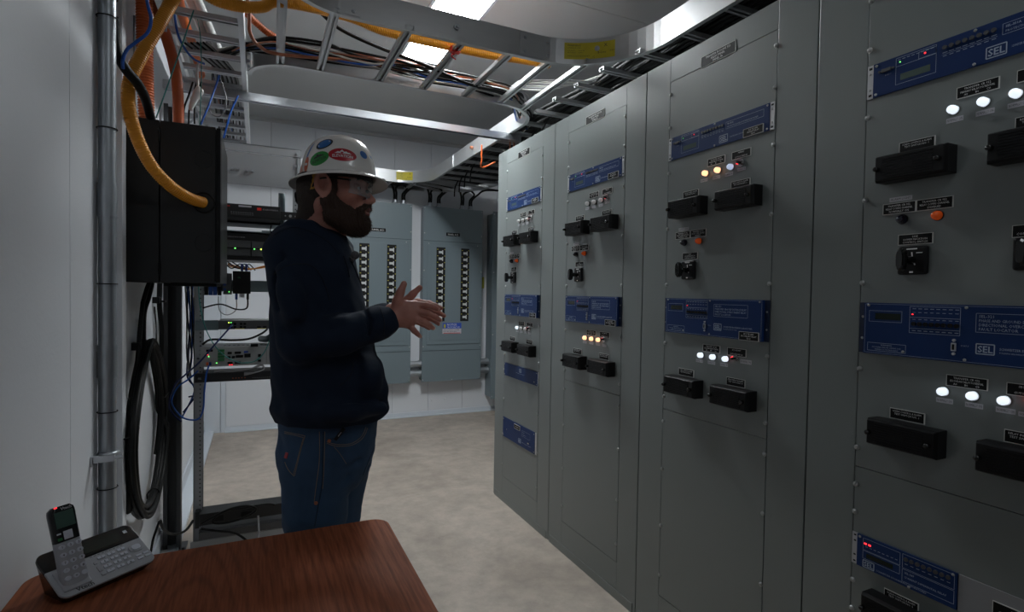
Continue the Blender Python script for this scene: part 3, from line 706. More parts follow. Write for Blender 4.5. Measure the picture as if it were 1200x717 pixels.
# yellow corrugated duct
Yp=[(1.3,2.36,ZT+.055),(1.12,2.37,ZT+.05),(.95,2.385,ZT+.047),(.75,2.385,ZT+.047),(.5,2.38,ZT+.047),(.33,2.37,ZT+.07),atY(330,2,2.30),atY(308,8,2.28),atY(285,8,2.27),atY(258,2,2.26),atY(240,-8,2.25)]
tag(corrugated(MB(),Yp+[atY(226,-24,2.24),atY(211,-14,2.23),atY(198,8,2.22)]+[atY(181,38,2.21),atY(164,68,2.21),atY(152,95,2.21),atY(151,125,2.21),atY(161,162,2.22),atY(178,195,2.25),atY(201,219,2.30),atY(222,232,2.36),(-.19,2.41,1.702)],.0215,.0075,amp=.10).build('corrugated_conduit','yellow_duct'),'thick yellow-orange ribbed conduit looping from ceiling into the side of the black wall box','conduit')
tag(corrugated(MB(),[(-.395,2.50,2.98),(-.397,2.50,2.7),(-.395,2.50,2.3),(-.39,2.51,2.0)],.029,.0105,amp=.16).build('corrugated_conduit','orange_duct'),'fat bright orange ribbed conduit going straight down into the black wall box','conduit')
cable('smooth_conduit',[atZ(200,-60,2.56),atZ(206,-18,2.55),atZ(211,6,2.545),atZ(216,25,2.54),atZ(224,46,2.535),atZ(230,68,2.53),atZ(236,88,2.52)],.019,'orange_duct','smooth orange conduit lying lengthwise in the wall ladder','conduit',n=14)
cable('smooth_conduit',[(-.36,2.30,2.85),(-.395,2.55,2.62),(-.335,2.75,2.36),(-.318,2.78,2.22),(-.318,2.79,2.0)],.022,'orange_smooth','smooth dark orange conduit beside the ribbed one, entering the box behind it','conduit',n=14)
for i,dx in enumerate((-.03,.03)):
    cable('white_conduit',[atZ(200+dx*150,-60,2.62),atZ(212+dx*150,-30,2.61),atZ(227+dx*150,0,2.60),atZ(243+dx*150,38,2.57),atZ(256+dx*130,66,2.55),atZ(261+dx*120,75,2.52)],.0185,'white_duct','%s of the two white plastic conduits side by side in the wall ladder'%('left-hand' if dx<0 else 'right-hand'),'conduit','white conduits in the wall ladder',n=14)
# black hose from conduit to the box
cable('black_hose',[atY(133,20,2.11),atY(134,45,2.11),atY(138,64,2.12),atY(148,82,2.14),atY(160,96,2.17),atY(168,110,2.22),atY(173,124,2.32),(-.37,2.5,2.0)],.0155,'black_rubber','thick glossy black hose entering the top of the black wall box','hose',n=12)
cable('blue_cable',[atY(170,-15,2.1),atY(173,5,2.1),atY(177,22,2.1),atY(173,38,2.1),atY(160,49,2.1),atY(149,58,2.1),atY(144,70,2.1),atY(144,80,2.12)],.0052,'blue_cable','blue cable curling over the yellow conduit near the wall')
cable('teal_cable',[atY(227,12,2.35),atY(217,42,2.38),atY(203,82,2.42),atY(183,138,2.46)],.0026,'teal_cable','thin teal wire slanting down from the wall ladder to the black box',n=6)
cable('teal_cable',[atY(231,20,2.7),atY(235,45,2.7),atY(236,90,2.7),atY(234,148,2.7)],.0022,'teal_cable','thin teal wire hanging straight down behind the wall box',n=6)
cable('blue_cable',[atY(205,-5,2.6),atY(205,18,2.62),atY(208,38,2.66),(atY(216,56,2.7)),atY(227,69,2.75),atY(240,75,2.8)],.0048,'blue_cable','blue cable looped among the rungs of the wall ladder')
for i,(pts,w) in enumerate([([atY(257,88,2.95),atY(252,103,2.95),atY(244,125,2.92),atY(235,146,2.9)],'just right of the white cloth tie'),([atY(279,112,3.1),atY(272,127,3.1),atY(267,143,3.1),atY(262,162,3.12)],'beside the ladder side rail')]):
    cable('blue_cable',pts,.0045,'blue_cable','short bright blue cable hanging from the wall ladder, '+w)
cable('grey_wire',[atY(258,92,2.95),atY(264,110,2.95),atY(265,125,2.95),atY(258,136,2.95),atY(250,135,2.95),atY(245,129,2.95)],.0028,'grey_cable','thin grey wire loop hanging below the wall ladder',n=6)
for i in range(3):
    cable('black_cable',[atY(226+5*i,96,2.88),atY(221+5*i,112,2.88),atY(216+6*i,126,2.88),atY(214+7*i,145,2.88)],.0042,'black_rubber','black cable dropping from the wall ladder behind the black box','cable','black cables dropping behind the wall box',n=6)
for i in range(8):
    cable('grey_cable',[(-.3+.012*i,2.85,2.47+.003*i),(-.24+.014*i,3.0,2.475),(-.17+.01*i,3.25,2.48),(-.2+.015*i,3.8,2.48),(-.3+.03*i,4.8,2.48)],.0048,'grey_cable' if i%2 else 'black_rubber','thin %s cable lying on the far rungs of the wall ladder'%('grey' if i%2 else 'black'),'cable','%s cables on the far rungs of the wall ladder'%('grey' if i%2 else 'black'),n=6)
mb=MB().tube(spline([atY(241,75,2.8),atY(233,74,2.8),atY(231,84,2.8),atY(232,103,2.8)],6),[.006]*19,6)
mb.tube(spline([atY(232,101,2.8),atY(232,108,2.8),atY(227,118,2.8),atY(223,129,2.8)],5),list(np.r_[np.linspace(.006,.02,6),np.linspace(.019,.008,10)]),8).tube([atY(232,102,2.8),atY(236,107,2.8),atY(237,110,2.8)],[.008,.012,.006],6)
tag(mb.build('cloth_tie','white_duct'),'crumpled white cloth tie hanging from the wall ladder','tie')

# ------------------------------------------------------------------ left wall
t=thing('conduit_pipe','tall galvanised conduit pipe clamped to the left wall','pipe',(-.423,2.06,0))
MB().cyl((-.423,2.06,0),(-.423,2.06,ZC),.0235,n=24).build('pipe','galvanised',t)
for z in (2.42,1.64,1.14): MB().cyl((-.423,2.06,z-.05),(-.423,2.06,z+.05),.0258,n=24).cyl((-.423,2.06,z-.052),(-.423,2.06,z-.05),.0262,n=24).build('coupling','galvanised',t)
mb=MB()
for z in (2.26,2.20,1.86,1.38,.98,.74): mb.add(*[x for x in (lambda m:(m.v,m.f))(MB().tube([(-.423+.0265*math.cos(a),2.06+.0265*math.sin(a),z) for a in np.linspace(0,2*PI,20)[:-1]],.0018,5,closed=True))],0,True)
mb.build('tie_band','black_rubber',t)
mb=MB().box((WL,1.98,.832),(WL+.006,2.13,.856)).tube([(-.423+.027*math.cos(a),2.06+.027*math.sin(a),.85) for a in np.linspace(-2.2,2.2,14)],.006,6).box((WL,1.985,.84),(-.39,1.999,.86)).cyl((-.39,1.992,.85),(-.37,1.992,.85),.006,n=6)
mb.build('pipe_clamp','steel',t,bevel=.001)
# wall mounted black cabinet
t=thing('wall_cabinet','black metal wall cabinet with round knockouts, yellow conduit entering its side','cabinet',(-.3,2.67,1.39))
MB().box((-.449,2.412,1.39),(-.336,2.93,2.0)).build('rear_section','black_matte',t,bevel=.003)
mb=MB().box((-.332,2.410,1.392),(-.150,2.932,1.998)); 
for z in (1.869,1.546):
    mb.tube([(-.189+.030*math.cos(a),2.4095,z+.033*math.sin(a)) for a in np.linspace(0,2*PI,28)[:-1]],.0016,5,closed=True)
mb.cyl((-.189,2.4085,1.869),(-.189,2.41,1.869),.003,n=8)
mb.build('swing_body','black_matte',t,bevel=.003)
mb=MB()
mb.tube([(-.189+.036*math.cos(a),2.408,1.702+.038*math.sin(a)) for a in np.linspace(0,2*PI,32)[:-1]],.004,6,closed=True); mb.build('knockout_ring','black_rubber',t)
mb=MB().box((-.147,2.412,1.394),(-.132,2.93,1.996)).box((-.132,2.44,1.42),(-.131,2.90,1.97)).box((-.1495,2.411,1.40),(-.1475,2.93,1.99)); mb.build('front_door','black_plastic',t,bevel=.002)
mb=MB()
for z in (1.42,1.92): mb.cyl((-.334,2.407,z),(-.334,2.407,z+.045),.005,n=10)
mb.build('hinge','black_plastic',t)
mb=MB().box((-.332,2.50,1.378),(-.15,2.88,1.39)).build('cable_opening','dark_gap',t)
# coil of black cable on the wall
mb=MB(); cyc=2.71; czc=.79
pts=[]
turns=9
for k in range(turns*24+1):
    a=2*PI*k/24; tr=k/24
    ay=.40-.012*(tr%3)+.020*math.sin(tr*2.3); az=.352+.012*math.sin(tr*1.7)
    w=1.0 if math.sin(a)<0 else 1-.42*math.sin(a)**1.5
    off=.012*math.sin(tr*3.1)
    pts.append((WL+.018+.010*(tr%4),cyc+ay*math.cos(a)*w+off, czc+az*math.sin(a)+(.015*math.cos(tr*2)*(1 if math.sin(a)>0 else .8))))
pts=[(-.40,2.64,1.395),(-.415,2.62,1.33),(-.425,2.60,1.22)]+pts[14:]
t=thing('cable_coil','big coil of black cable hanging on the left wall under the black box','coiled cable',(-.44,2.71,.43))
MB().tube(spline(pts,2),.0088,7).build('coiled_cable','black_rubber',t)
MB().tube([(-.41+.022*math.cos(a),2.80+.01*math.cos(a),.455+.03*math.sin(a)) for a in np.linspace(0,2*PI,12)[:-1]],.003,5,closed=True).build('cable_tie','black_plastic',t)
MB().tube([(-.43,2.30,.83),(-.40,2.31,.84),(-.40,2.42,.84),(-.43,2.43,.83)],.003,5).build('cable_tie','black_plastic',t)
MB().tube([(-.43,3.10,.84),(-.395,3.0,.85),(-.395,3.13,.85)],.003,5).build('cable_tie','black_plastic',t)
MB().box((WL+.001,2.56,1.12),(WL+.03,2.60,1.15)).build('wall_hook','black_plastic',t)
cable('black_cable',[(-.40,2.70,1.39),(-.41,2.69,1.33),(-.425,2.68,1.26),(-.43,2.70,1.14)],.009,'black_rubber','black cable running down from the black box to the wall coil')
cable('black_cable',[(-.41,3.08,2.1),(-.425,3.08,1.4),(-.425,3.06,1.3),(-.42,3.10,1.15),(-.43,3.14,.95),(-.43,3.12,.72),(-.43,3.02,.58)],.011,'black_rubber','heavy black cable hanging down the wall right of the coil')
cable('black_cable',[(-.435,3.0,1.28),(-.425,2.98,1.15),(-.43,2.97,1.02)],.003,'black_rubber','very thin black wire on the wall beside the coil',n=6)
tag(MB().box((WL+.001,3.03,1.295),(WL+.03,3.075,1.325)).box((WL+.03,3.045,1.30),(WL+.05,3.10,1.308)).build('cable_clip','black_plastic',bevel=.002),'small black cable clip on the wall below the black box','clip')
cable('black_cable',[atY(174,660,2.6),atY(177,645,2.6),atY(180,630,2.6),atY(187,610,2.62)],.0045,'black_rubber','short black cord on the wall just behind the table')
cable('black_cable',[atY(188,610,2.65),atY(191,619,2.7),atY(199,625,2.8),atY(210,625,2.9),atY(219,620,3.0),atY(226,610,3.08)],.006,'black_rubber','black cord sagging between wall and rack near the floor')
# dark steel post by the wall
t=thing('steel_post','dark grey steel channel post standing against the left wall','post',(-.395,3.26,0))
MB().box((-.432,3.235,0),(-.428,3.285,2.3)).box((-.358,3.235,0),(-.354,3.285,2.3)).box((-.432,3.283,0),(-.354,3.287,2.3)).box((-.432,3.233,0),(-.412,3.237,2.3)).box((-.374,3.233,0),(-.354,3.237,2.3)).build('channel','strut_grey',t,bevel=.001)
MB().box((-.442,3.19,0),(-.33,3.33,.012)).cyl((-.34,3.21,.012),(-.34,3.21,.03),.008,n=6).build('foot_plate','strut_grey',t,bevel=.001)
# wires between post and rack
wc=['white_cable','blue_cable','black_rubber','navy_cable','grey_cable','black_rubber','blue_cable','navy_cable']
for i,m in enumerate(wc):
    x=-.335+.006*i; 
    pts=[(x,3.3,1.95),(x+.002*i,3.3,1.6),(x-.008,3.3,1.42),(x+.012*math.sin(i*2),3.3,1.22),(x+.018*math.sin(i*1.3),3.3,1.02),(x+.015*math.cos(i*1.1),3.3,.90)]
    if i in (1,3,6,7): pts += [(x+.03,3.28,.82),(x+.02-.05*(i%2),3.26,.66+.02*i)]
    nm={'white_cable':'white','blue_cable':'bright blue','black_rubber':'black','navy_cable':'dark blue','grey_cable':'grey'}[m]
    cable('network_cable',pts,.0042,m,'thin %s cable hanging between the steel post and the rack'%nm,'cable','%s cables hanging beside the rack'%nm,n=6)

# ------------------------------------------------------------------ open equipment rack
RY=3.17
rk=thing('equipment_rack','open two-post grey equipment rack with perforated uprights behind the man','rack',(-.03,RY,0))
def post(x0,x1):
    mb=MB().box((x0,RY,.0),(x1,RY+.004,2.13)).box((x0 if x0<0 else x1-.004,RY,.0),(x0+.004 if x0<0 else x1,RY+.075,2.13)).box((x0,RY+.071,0),(x1,RY+.075,2.13))
    xi=x1-.010 if x0<0 else x0+.010
    z=.12
    while z<2.08: mb.box((xi-.0035,RY-.0006,z-.0035),(xi+.0035,RY,z+.0035),1); z+=.0222
    for z in (.7,1.01,1.4,1.8): mb.cyl(((x0+x1)/2,RY-.004,z),((x0+x1)/2,RY,z),.006,n=10,mi=1)
    return mb.build('upright',['rack_grey','device_dark'],rk)
post(-.292,-.252); post(.176,.211)
MB().box((-.29,RY-.006,2.088),(.213,RY,2.13)).box((-.29,RY-.006,2.126),(.213,RY+.08,2.13)).build('top_angle','rack_grey',rk)
for x,z in ((.19,2.108),(.185,2.04),(-.12,1.99),(-.095,1.99),(-.05,1.988),(-.025,1.988)): MB().cyl((x,RY-.012,z),(x,RY-.004,z),.0065,n=8).build('bolt','steel',rk)
MB().box((-.30,RY-.05,.0),(.22,RY-.04,.085)).box((-.30,RY-.05,0),(.22,RY+.12,.008)).build('base_angle','rack_grey',rk,bevel=.001)
def rt(name,label,cat,loc=None): return thing(name,label,cat,loc or (-.03,RY,1))
tag(MB().box((-.25,RY-.004,1.915),(.198,RY-.001,2.083)).box((.192,RY-.010,1.915),(.204,RY-.001,2.083)).build('blank_panel','rack_grey',bevel=.001),'wide flat grey blank panel bolted at the top of the rack','panel')
# device 1
F=RY-.015
t=rt('network_switch','black rack device with small orange logo, high in the rack','network device',(-.1,F,1.78))
MB().box((-.24,F,1.745),(.110,F+.22,1.812)).build('case','black_matte',t,bevel=.002)
MB().box((-.24,F-.02,1.712),(.108,F+.2,1.722)).box((-.24,F-.02,1.712),(.108,F-.016,1.742)).build('tray','black_matte',t)
o=MB().box((.110,F+.008,1.745),(.200,F+.014,1.79)).build('mounting_ear','black_matte',t,bevel=.002)
mb=MB()
for x,r in ((.135,.0035),(.160,.0075),(.185,.0035)): mb.cyl((x,F+.006,1.768),(x,F+.0085,1.768),r,n=12)
mb.build('ear_hole','device_light',o)
mb=MB().box((-.003,F-.001,1.785),(.018,F,1.799)).box((-.155,F-.001,1.795),(-.13,F,1.801)); mb.build('logo','red_tape',t)
mb=MB(); text(mb,'RUGGEDCOM RSG2100',.010,lambda x,y:(.024+x,F-.0012,1.788+y),wid=.075)
for i in range(10): mb.box((-.125+i*.011,F-.001,1.766),(-.122+i*.011,F,1.770)); mb.box((-.125+i*.011,F-.001,1.758),(-.120+i*.011,F,1.7595))
mb.box((-.09,F-.001,1.797),(-.03,F,1.806)); mb.build('front_print','sticker_white',t)
cable('black_wire',[(.19,F,1.75),(.22,F-.01,1.77),(.25,F-.01,1.765),(.27,F,1.74)],.004,'black_rubber','short black wire sticking out beside the high rack device',n=6)
# device 2
t=rt('rack_server','grey and black rack unit with two drive doors and green lights','network device',(-.1,F,1.58))
mb=MB().box((-.24,F,1.624),(.17,F+.3,1.658)).box((-.24,F,1.520),(.17,F+.3,1.541)).box((-.24,F+.01,1.541),(.17,F+.3,1.624)); mb.build('case','black_matte',t,bevel=.001)
for a,b in ((-.24,-.033),(-.028,.168)):
    o=MB().box((a,F-.004,1.543),(b,F+.01,1.622)).build('drive_door','device_dark',t,bevel=.001)
    MB().box((a,F-.006,1.580),(b,F-.004,1.585)).build('door_groove','black_plastic',o)
mb=MB(); text(mb,'POWEREDGE BACKUP SERVER',.008,lambda x,y:(-.15+x,F-.0012,1.637+y),wid=.09); mb.build('front_print','sticker_white',t)
for x,m in ((-.105,'led_green'),(-.015,'led_green'),(.017,'led_yellow')): MB().box((x-.0035,F-.0065,1.5785),(x+.0035,F-.004,1.5835)).build('status_light',m,t)
tag(MB().box((-.155,F-.01,1.668),(.16,F+.25,1.672)).box((.02,F-.01,1.672),(.09,F,1.68)).build('rack_shelf','bracket_blue'),'thin blue-grey rack shelf just above the grey rack server','shelf')
# dangling wires under device 1
cable('black_wire',[(.066,F,1.71),(.062,F-.01,1.68),(.075,F-.01,1.65)],.003,'black_rubber','thin black wire hanging under the high rack device',n=6)
for i,(m,nm) in enumerate((('yellow_duct','yellow'),('orange_smooth','orange'),('yellow_duct','yellow'))):
    cable('fiber_cable',[(-.14,F,1.50-.006*i),(-.05,F-.015,1.478-.004*i),(.02,F-.012,1.482+.004*i),(.10,F,1.51)],.0028,m,'thin %s fibre cable below the grey rack server'%nm,'cable','%s fibre cables under the rack server'%nm,n=6)
for i in range(3): cable('black_wire',[(-.16+.02*i,F,1.51),(-.12+.03*i,F-.02,1.475),(-.08+.02*i,F-.01,1.50),(-.05+.02*i,F-.01,1.468)],.003,'black_rubber','tangled black wire below the grey rack server','cable','tangled black wires under the rack server',n=6)
# DIN rail row
t=rt('rail_devices','row of small blue and black terminal devices on a grey rail in the rack','electrical device',(-.1,F,1.38))
MB().box((-.25,F+.04,1.355),(.175,F+.045,1.415)).build('mounting_plate','bracket_blue',t)
for i in range(4): 
    o=MB().box((-.245+.020*i,F,1.335),(-.228+.020*i,F+.04,1.41)).build('terminal_block',['black_plastic','blue_block','blue_block','black_plastic'][i],t,bevel=.001)
mb=MB().box((-.16,F,1.34),(-.12,F+.04,1.45)); o=mb.build('relay_module','device_dark',t,bevel=.001)
for z in (1.36,1.385,1.41,1.435): MB().box((-.158,F-.004,z),(-.146,F,z+.012)).build('connector','blue_block',o)
MB().box((-.134,F-.003,1.352),(-.130,F,1.356)).build('status_light','led_green',o)
t=rt('media_converter','small square black device with a green logo in the rack','network device',(-.075,F-.02,1.34))
MB().box((-.115,F-.02,1.345),(-.032,F+.038,1.462)).build('case','black_plastic',t,bevel=.002)
mb=MB(); text(mb,'SEL',.010,lambda x,y:(-.092+x,F-.0212,1.425+y),bold=True); mb.build('logo','green_block',t)
mb=MB().box((-.085,F-.015,1.325),(-.06,F+.02,1.345)); mb.build('connector','ear_silver',t)
for a in (-.098,-.045): MB().box((a-.006,F-.012,1.315),(a+.006,F+.01,1.346)).build('plug','blue_block' if a<-.06 else 'black_plastic',t)
for i,x in enumerate((-.072,-.052)):
    cable('patch_plug',[(x,F-.02,1.50),(x,F-.022,1.478),(x,F-.02,1.463)],.006,'navy_cable','%s of two small dark blue plugs on top of the square black device'%('left' if i==0 else 'right'),'plug')
cable('black_cable',[(-.045,F-.01,1.32),(-.05,F-.02,1.27),(-.10,F-.03,1.265),(-.17,F-.02,1.29),(-.25,F,1.27)],.004,'black_rubber','thin black cable looping from the square black device to the rack upright')
cable('grey_wire',[(-.098,F,1.315),(-.10,F-.02,1.26),(-.14,F-.02,1.235),(-.175,F-.02,1.26),(-.18,F-.01,1.33)],.0028,'grey_cable','thin grey wire loop hanging under the terminal devices',n=6)
# device 4
t=rt('ethernet_switch','flat grey ethernet switch with a short bracket in the middle of the rack','network device',(-.1,F,1.16))
MB().box((-.18,F,1.159),(.17,F+.20,1.204)).build('case','device_dark',t,bevel=.001)
MB().box((-.178,F+.002,1.2042),(.168,F+.2,1.2055)).build('top_cover','device_light',t)
MB().box((-.285,F+.005,1.155),(-.18,F+.010,1.207)).build('bracket','bracket_blue',t,bevel=.001)
for i in range(4):
    for j in range(2): MB().box((-.128+.017*i+(.012 if i>1 else 0),F-.0012,1.164+.017*j),(-.115+.017*i+(.012 if i>1 else 0),F,1.176+.017*j)).build('port','black_plastic',t)
for x in (.0,.028): MB().box((x,F-.0012,1.164),(x+.018,F,1.174)).build('port','black_plastic',t)
for x,z,m in ((-.135,1.192,'led_yellow'),(-.125,1.192,'led_green')): MB().box((x,F-.002,z),(x+.005,F,z+.004)).build('status_light',m,t)
MB().box((.0,F-.001,1.1595),(.046,F,1.1625)).box((-.105,F-.001,1.1595),(-.06,F,1.1625)).build('port_marking','label_yellow',t)
# device 5 : automation controller
t=rt('automation_controller','pale rack controller with green terminal blocks and many ports','network device',(-.1,F,1.0))
MB().box((-.262,F,.968),(.175,F+.22,1.068)).build('case','device_light',t,bevel=.001)
mb=MB()
for i in range(12):
    for j in range(3): mb.box((-.16+.022*i,F+.05+.02*j,1.068),(-.149+.022*i,F+.058+.02*j,1.0684))
mb.build('vent_slots','device_dark',t)
for j in range(4): MB().box((-.182,F-.006,.995+.016*j),(-.152,F,1.008+.016*j)).build('terminal_block','green_block',t)
for i,(x,z,w,h) in enumerate([(-.138,1.03,.02,.012),(-.105,1.03,.03,.012),(-.138,1.008,.014,.012),(-.118,1.008,.014,.012),(-.10,1.01,.035,.014),(-.138,.978,.024,.012),(-.105,.978,.028,.012),(-.06,1.01,.03,.02),(-.235,1.045,.03,.012),(-.062,1.034,.02,.01),(.005,1.01,.015,.016),(.005,.985,.015,.012)]):
    MB().box((x,F-.003,z),(x+w,F,z+h)).build('port','black_plastic' if i!=9 else 'label_blue',t,bevel=.0008)
for x in (-.235,-.222): MB().box((x,F-.008,.975),(x+.011,F,.992)).build('plug','blue_block' if x>-.23 else 'orange_smooth',t)
for i in range(7): MB().box((.045+.018*i,F-.001,.975),(.0465+.018*i,F,1.06)).build('slot_line','device_dark',t)
for x,z,m in ((-.232,1.028,'led_red'),(-.226,1.018,'led_green'),(-.19,.984,'led_green'),(-.13,.972,'led_red'),(-.12,.972,'led_red')): MB().box((x,F-.0025,z),(x+.005,F,z+.004)).build('status_light',m,t)
MB().box((-.03,F-.03,1.068),(.005,F+.02,1.083)).build('top_connector','black_plastic',t,bevel=.001)
# device 6 : black patch unit
t=rt('patch_unit','thin black patch unit at the bottom of the equipment stack','network device',(-.1,F,.9))
MB().box((-.285,F-.005,.889),(.18,F+.15,.935)).build('case','black_matte',t,bevel=.001)
mb=MB(); text(mb,'SEL',.012,lambda x,y:(-.272+x,F-.0058,.906+y),bold=True); 
for i in range(18): mb.box((-.02+.010*i,F-.0058,.900),(-.016+.010*i,F-.005,.902))
mb.build('front_print','device_light',t)
for i in range(5): MB().box((-.115+.014*i,F-.006,.902),(-.110+.014*i,F-.005,.906)).build('indicator','orange_smooth',t)
for i in range(4):
    cable('grey_cable',[(-.20,F-.02,.955-.004*i),(-.12,F-.04,.945+.003*i),(-.03,F-.035,.955),(.02,F-.03,.965+.004*i),(.035,F-.03,.95),(.0,F-.035,.935),(-.06,F-.03,.92+.004*i)],.0032,'grey_cable','looped thin grey cable lying on the black patch unit','cable','grey cables looped on the patch unit',n=6)
cable('black_cable',[(-.25,F-.01,1.085),(-.21,F-.03,1.11),(-.12,F-.03,1.105),(-.04,F-.03,1.11),(.02,F-.02,1.135),(.05,F,1.158)],.0055,'black_rubber','black cable arching between the switch and the pale controller')
cable('teal_cable',[(-.27,F-.01,1.42),(-.262,F-.03,1.30),(-.235,F-.04,1.17),(-.18,F-.04,1.06),(-.10,F-.04,.995),(-.02,F-.04,.99),(.03,F-.03,1.03),(.06,F-.02,1.10),(.07,F,1.16)],.0026,'teal_cable','thin teal wire drooping across the front of the rack devices',n=6)
cable('blue_cable',[(-.115,F-.005,1.185),(-.13,F-.03,1.165),(-.19,F-.05,1.09),(-.26,F-.05,1.0),(-.32,F-.04,.94),(-.365,F-.03,.89),(-.395,F-.02,.80),(-.38,F,.74),(-.34,F-.02,.70)],.0042,'navy_cable','deep blue network cable slanting from the ethernet switch to lower left')
cable('blue_cable',[(-.222,F-.012,.975),(-.232,F-.03,.93),(-.24,F-.03,.85),(-.245,F-.03,.76),(-.265,F-.03,.71),(-.31,F-.03,.71),(-.35,F-.02,.735),(-.385,F,.80),(-.36,F,.87),(-.31,F,.91),(-.27,F,.95)],.0042,'blue_cable','bright blue network cable looping below the pale controller')
cable('grey_duct',[(.02,F+.2,1.09),(.06,F+.12,1.10),(.10,F+.08,1.16),(.12,F+.1,1.3),(.12,F+.1,1.9)],.018,'bracket_blue','grey-blue cable duct curving up behind the rack devices','duct',n=12)
# power strips at the bottom
t=rt('power_strip','black rack power strip lying low across the bottom of the rack','power strip',(-.05,RY-.04,.11))
MB().box((-.262,RY-.06,.165),(.19,RY+.05,.225)).box((-.28,RY-.05,.15),(-.262,RY,.235)).build('case','black_matte',t,bevel=.003)
MB().box((.125,RY-.0625,.200),(.16,RY-.06,.220)).build('label_patch','sticker_white',t)
for i in range(2): MB().box((-.2+.13*i,RY-.066,.18),(-.15+.13*i,RY-.06,.21)).build('outlet','black_plastic',t,bevel=.001)
t=rt('rack_tray','lower black bar across the foot of the rack','tray',(-.05,RY-.04,.08))
MB().box((-.262,RY-.058,.092),(.19,RY+.05,.128)).box((-.262,RY-.0585,.140),(.19,RY-.05,.1415)).build('bar','device_dark',t,bevel=.002)
mb_pts=[(-.25,RY-.08,.185),(-.20,RY-.10,.215),(-.12,RY-.11,.25),(-.04,RY-.11,.255),(0,RY-.10,.225),(-.05,RY-.09,.19),(-.14,RY-.09,.175),(-.2,RY-.09,.19),(-.15,RY-.09,.235),(-.05,RY-.09,.24),(.05,RY-.07,.235),(.09,RY-.06,.22)]
cable('electric_cord',mb_pts,.006,'black_rubber','black power cord coiled over the rack power strip')
cable('electric_cord',[(-.25,RY-.07,.155),(-.18,RY-.09,.14),(-.10,RY-.1,.12),(-.04,RY-.11,.07),(0,RY-.12,.01)],.006,'black_rubber','black power cord drooping from the power strip to the floor')
cable('electric_cord',[(.01,RY-.07,.18),(.012,RY-.09,.13),(.01,RY-.10,.08),(-.03,RY-.12,.01)],.005,'grey_cable','grey cord hanging from the middle of the power strip')
# ------------------------------------------------------------------ breaker panels on the back wall
def breaker_panel(x0,x1,label,warn):
    PF=5.63; z0,z1=.397,2.288
    t=thing('breaker_panel',label,'electrical panel',((x0+x1)/2,PF,z0),group='grey breaker panels on the back wall')
    MB().box((x0+.012,PF+.012,z0+.01),(x1-.012,YB-.001,z1-.01)).build('box','panelboard_grey',t,bevel=.002)
    MB().box((x0,PF,z0),(x1,PF+.010,z1)).build('cover','panelboard_grey',t,bevel=.002)
    c=t; 
    w=x1-x0; ix0,ix1=x0+.045,x1-.03
    MB().box((x0+.004,PF-.003,1.917),(x1-.004,PF,1.920)).build('cover_seam','dark_gap',t); MB().box((x0+.004,PF-.003,.731),(x1-.004,PF,.734)).build('cover_seam','dark_gap',t)
    MB().box((ix0,PF-.010,.80),(ix1,PF,1.875)).build('trim_frame','panelboard_grey',t,bevel=.004)
    d=MB().box((ix0+.035,PF-.014,.845),(ix1-.035,PF-.009,1.862)).build('dead_front','panelboard_grey',t,bevel=.002)
    G=PF-.0145
    for s0,s1 in ((x0+.143,x0+.243),(x0+.424,x0+.520)):
        sl=MB().box((s0,G-.001,1.052),(s1,G+.001,1.853)).build('breaker_slot','dark_gap',t)
        n=11
        for i in range(n):
            z=1.075+i*(.77/n)
            b=MB().box((s0+.022,G-.012,z),(s1-.012,G,z+.048)).box((s0+.028,G-.016,z+.016),(s0+.060,G-.012,z+.036)) 
            o=b.build('breaker','black_plastic',t)
            MB().box((s0+.022,G-.017,z+.012),(s0+.066,G-.012,z+.036)).box((s0+.060,G-.014,z+.002),(s0+.070,G-.012,z+.046)).build('breaker_switch','breaker_white',o)
            MB().box((s0+.006,G-.003,z+.052),(s0+.020,G-.001,z+.059)).box((s1-.012,G-.003,z+.050),(s1-.004,G-.001,z+.060)).build('breaker_mark','breaker_yellow',o)
    mb=MB()
    for x in (x0+.012,x1-.012):
        for z in (.42,.78,1.2,1.6,2.0,2.27): mb.cyl((x,PF-.004,z),(x,PF,z),.007,n=8)
    for x,z in ((x0+.06,.90),(x1-.06,.90),(x0+.06,1.89),(x1-.06,1.89),(x0+w*.5,.41)): mb.cyl((x,PF-.004,z),(x,PF,z),.006,n=8)
    mb.build('cover_screws','screw_steel',t)
    xm=x0+.255
    o=MB().box((xm,PF-.003,1.982),(xm+.155,PF,2.018)).build('nameplate','plate_black',t)
    mb=MB(); text(mb,'PANEL AC%d'%warn,.026,lambda x,y:(xm+.0775+x,PF-.0035,1.990+y),'CENTER',wid=.12); mb.build('lettering','print_white',o)
    if warn==2:
        a=x0+.222; o=MB().box((a,PF-.0165,.915),(a+.215,PF-.0145,1.034)).build('warning_label','sticker_white',t)
        MB().box((a,PF-.0175,.972),(a+.215,PF-.0165,1.034)).build('blue_band','label_blue',o); MB().box((a+.01,PF-.0175,.918),(a+.205,PF-.0165,.926)).build('red_band','label_red',o)
        mb=MB(); text(mb,'NOTICE',.03,lambda x,y:(a+.05+x,PF-.018,1.004+y)); text(mb,'CIRCUIT DIRECTORY',.02,lambda x,y:(a+.05+x,PF-.018,.980+y),wid=.15)
        mb.build('lettering','print_white',o)
        mb=MB(); text(mb,'DISCONNECT POWER',.018,lambda x,y:(a+.01+x,PF-.0172,.952+y),wid=.19); text(mb,'BEFORE SERVICING',.018,lambda x,y:(a+.01+x,PF-.0172,.932+y),wid=.19); mb.build('small_lettering','print_black',o)
        MB().box((a+.012,PF-.018,.980),(a+.035,PF-.0175,1.02)).build('symbol','breaker_yellow',o)
    return t
breaker_panel(.79,1.478,'grey breaker panel on the back wall directly behind the man, partly hidden by him',1)
breaker_panel(1.602,2.284,'grey breaker panel with blue notice label, right of the white wall gap',2)
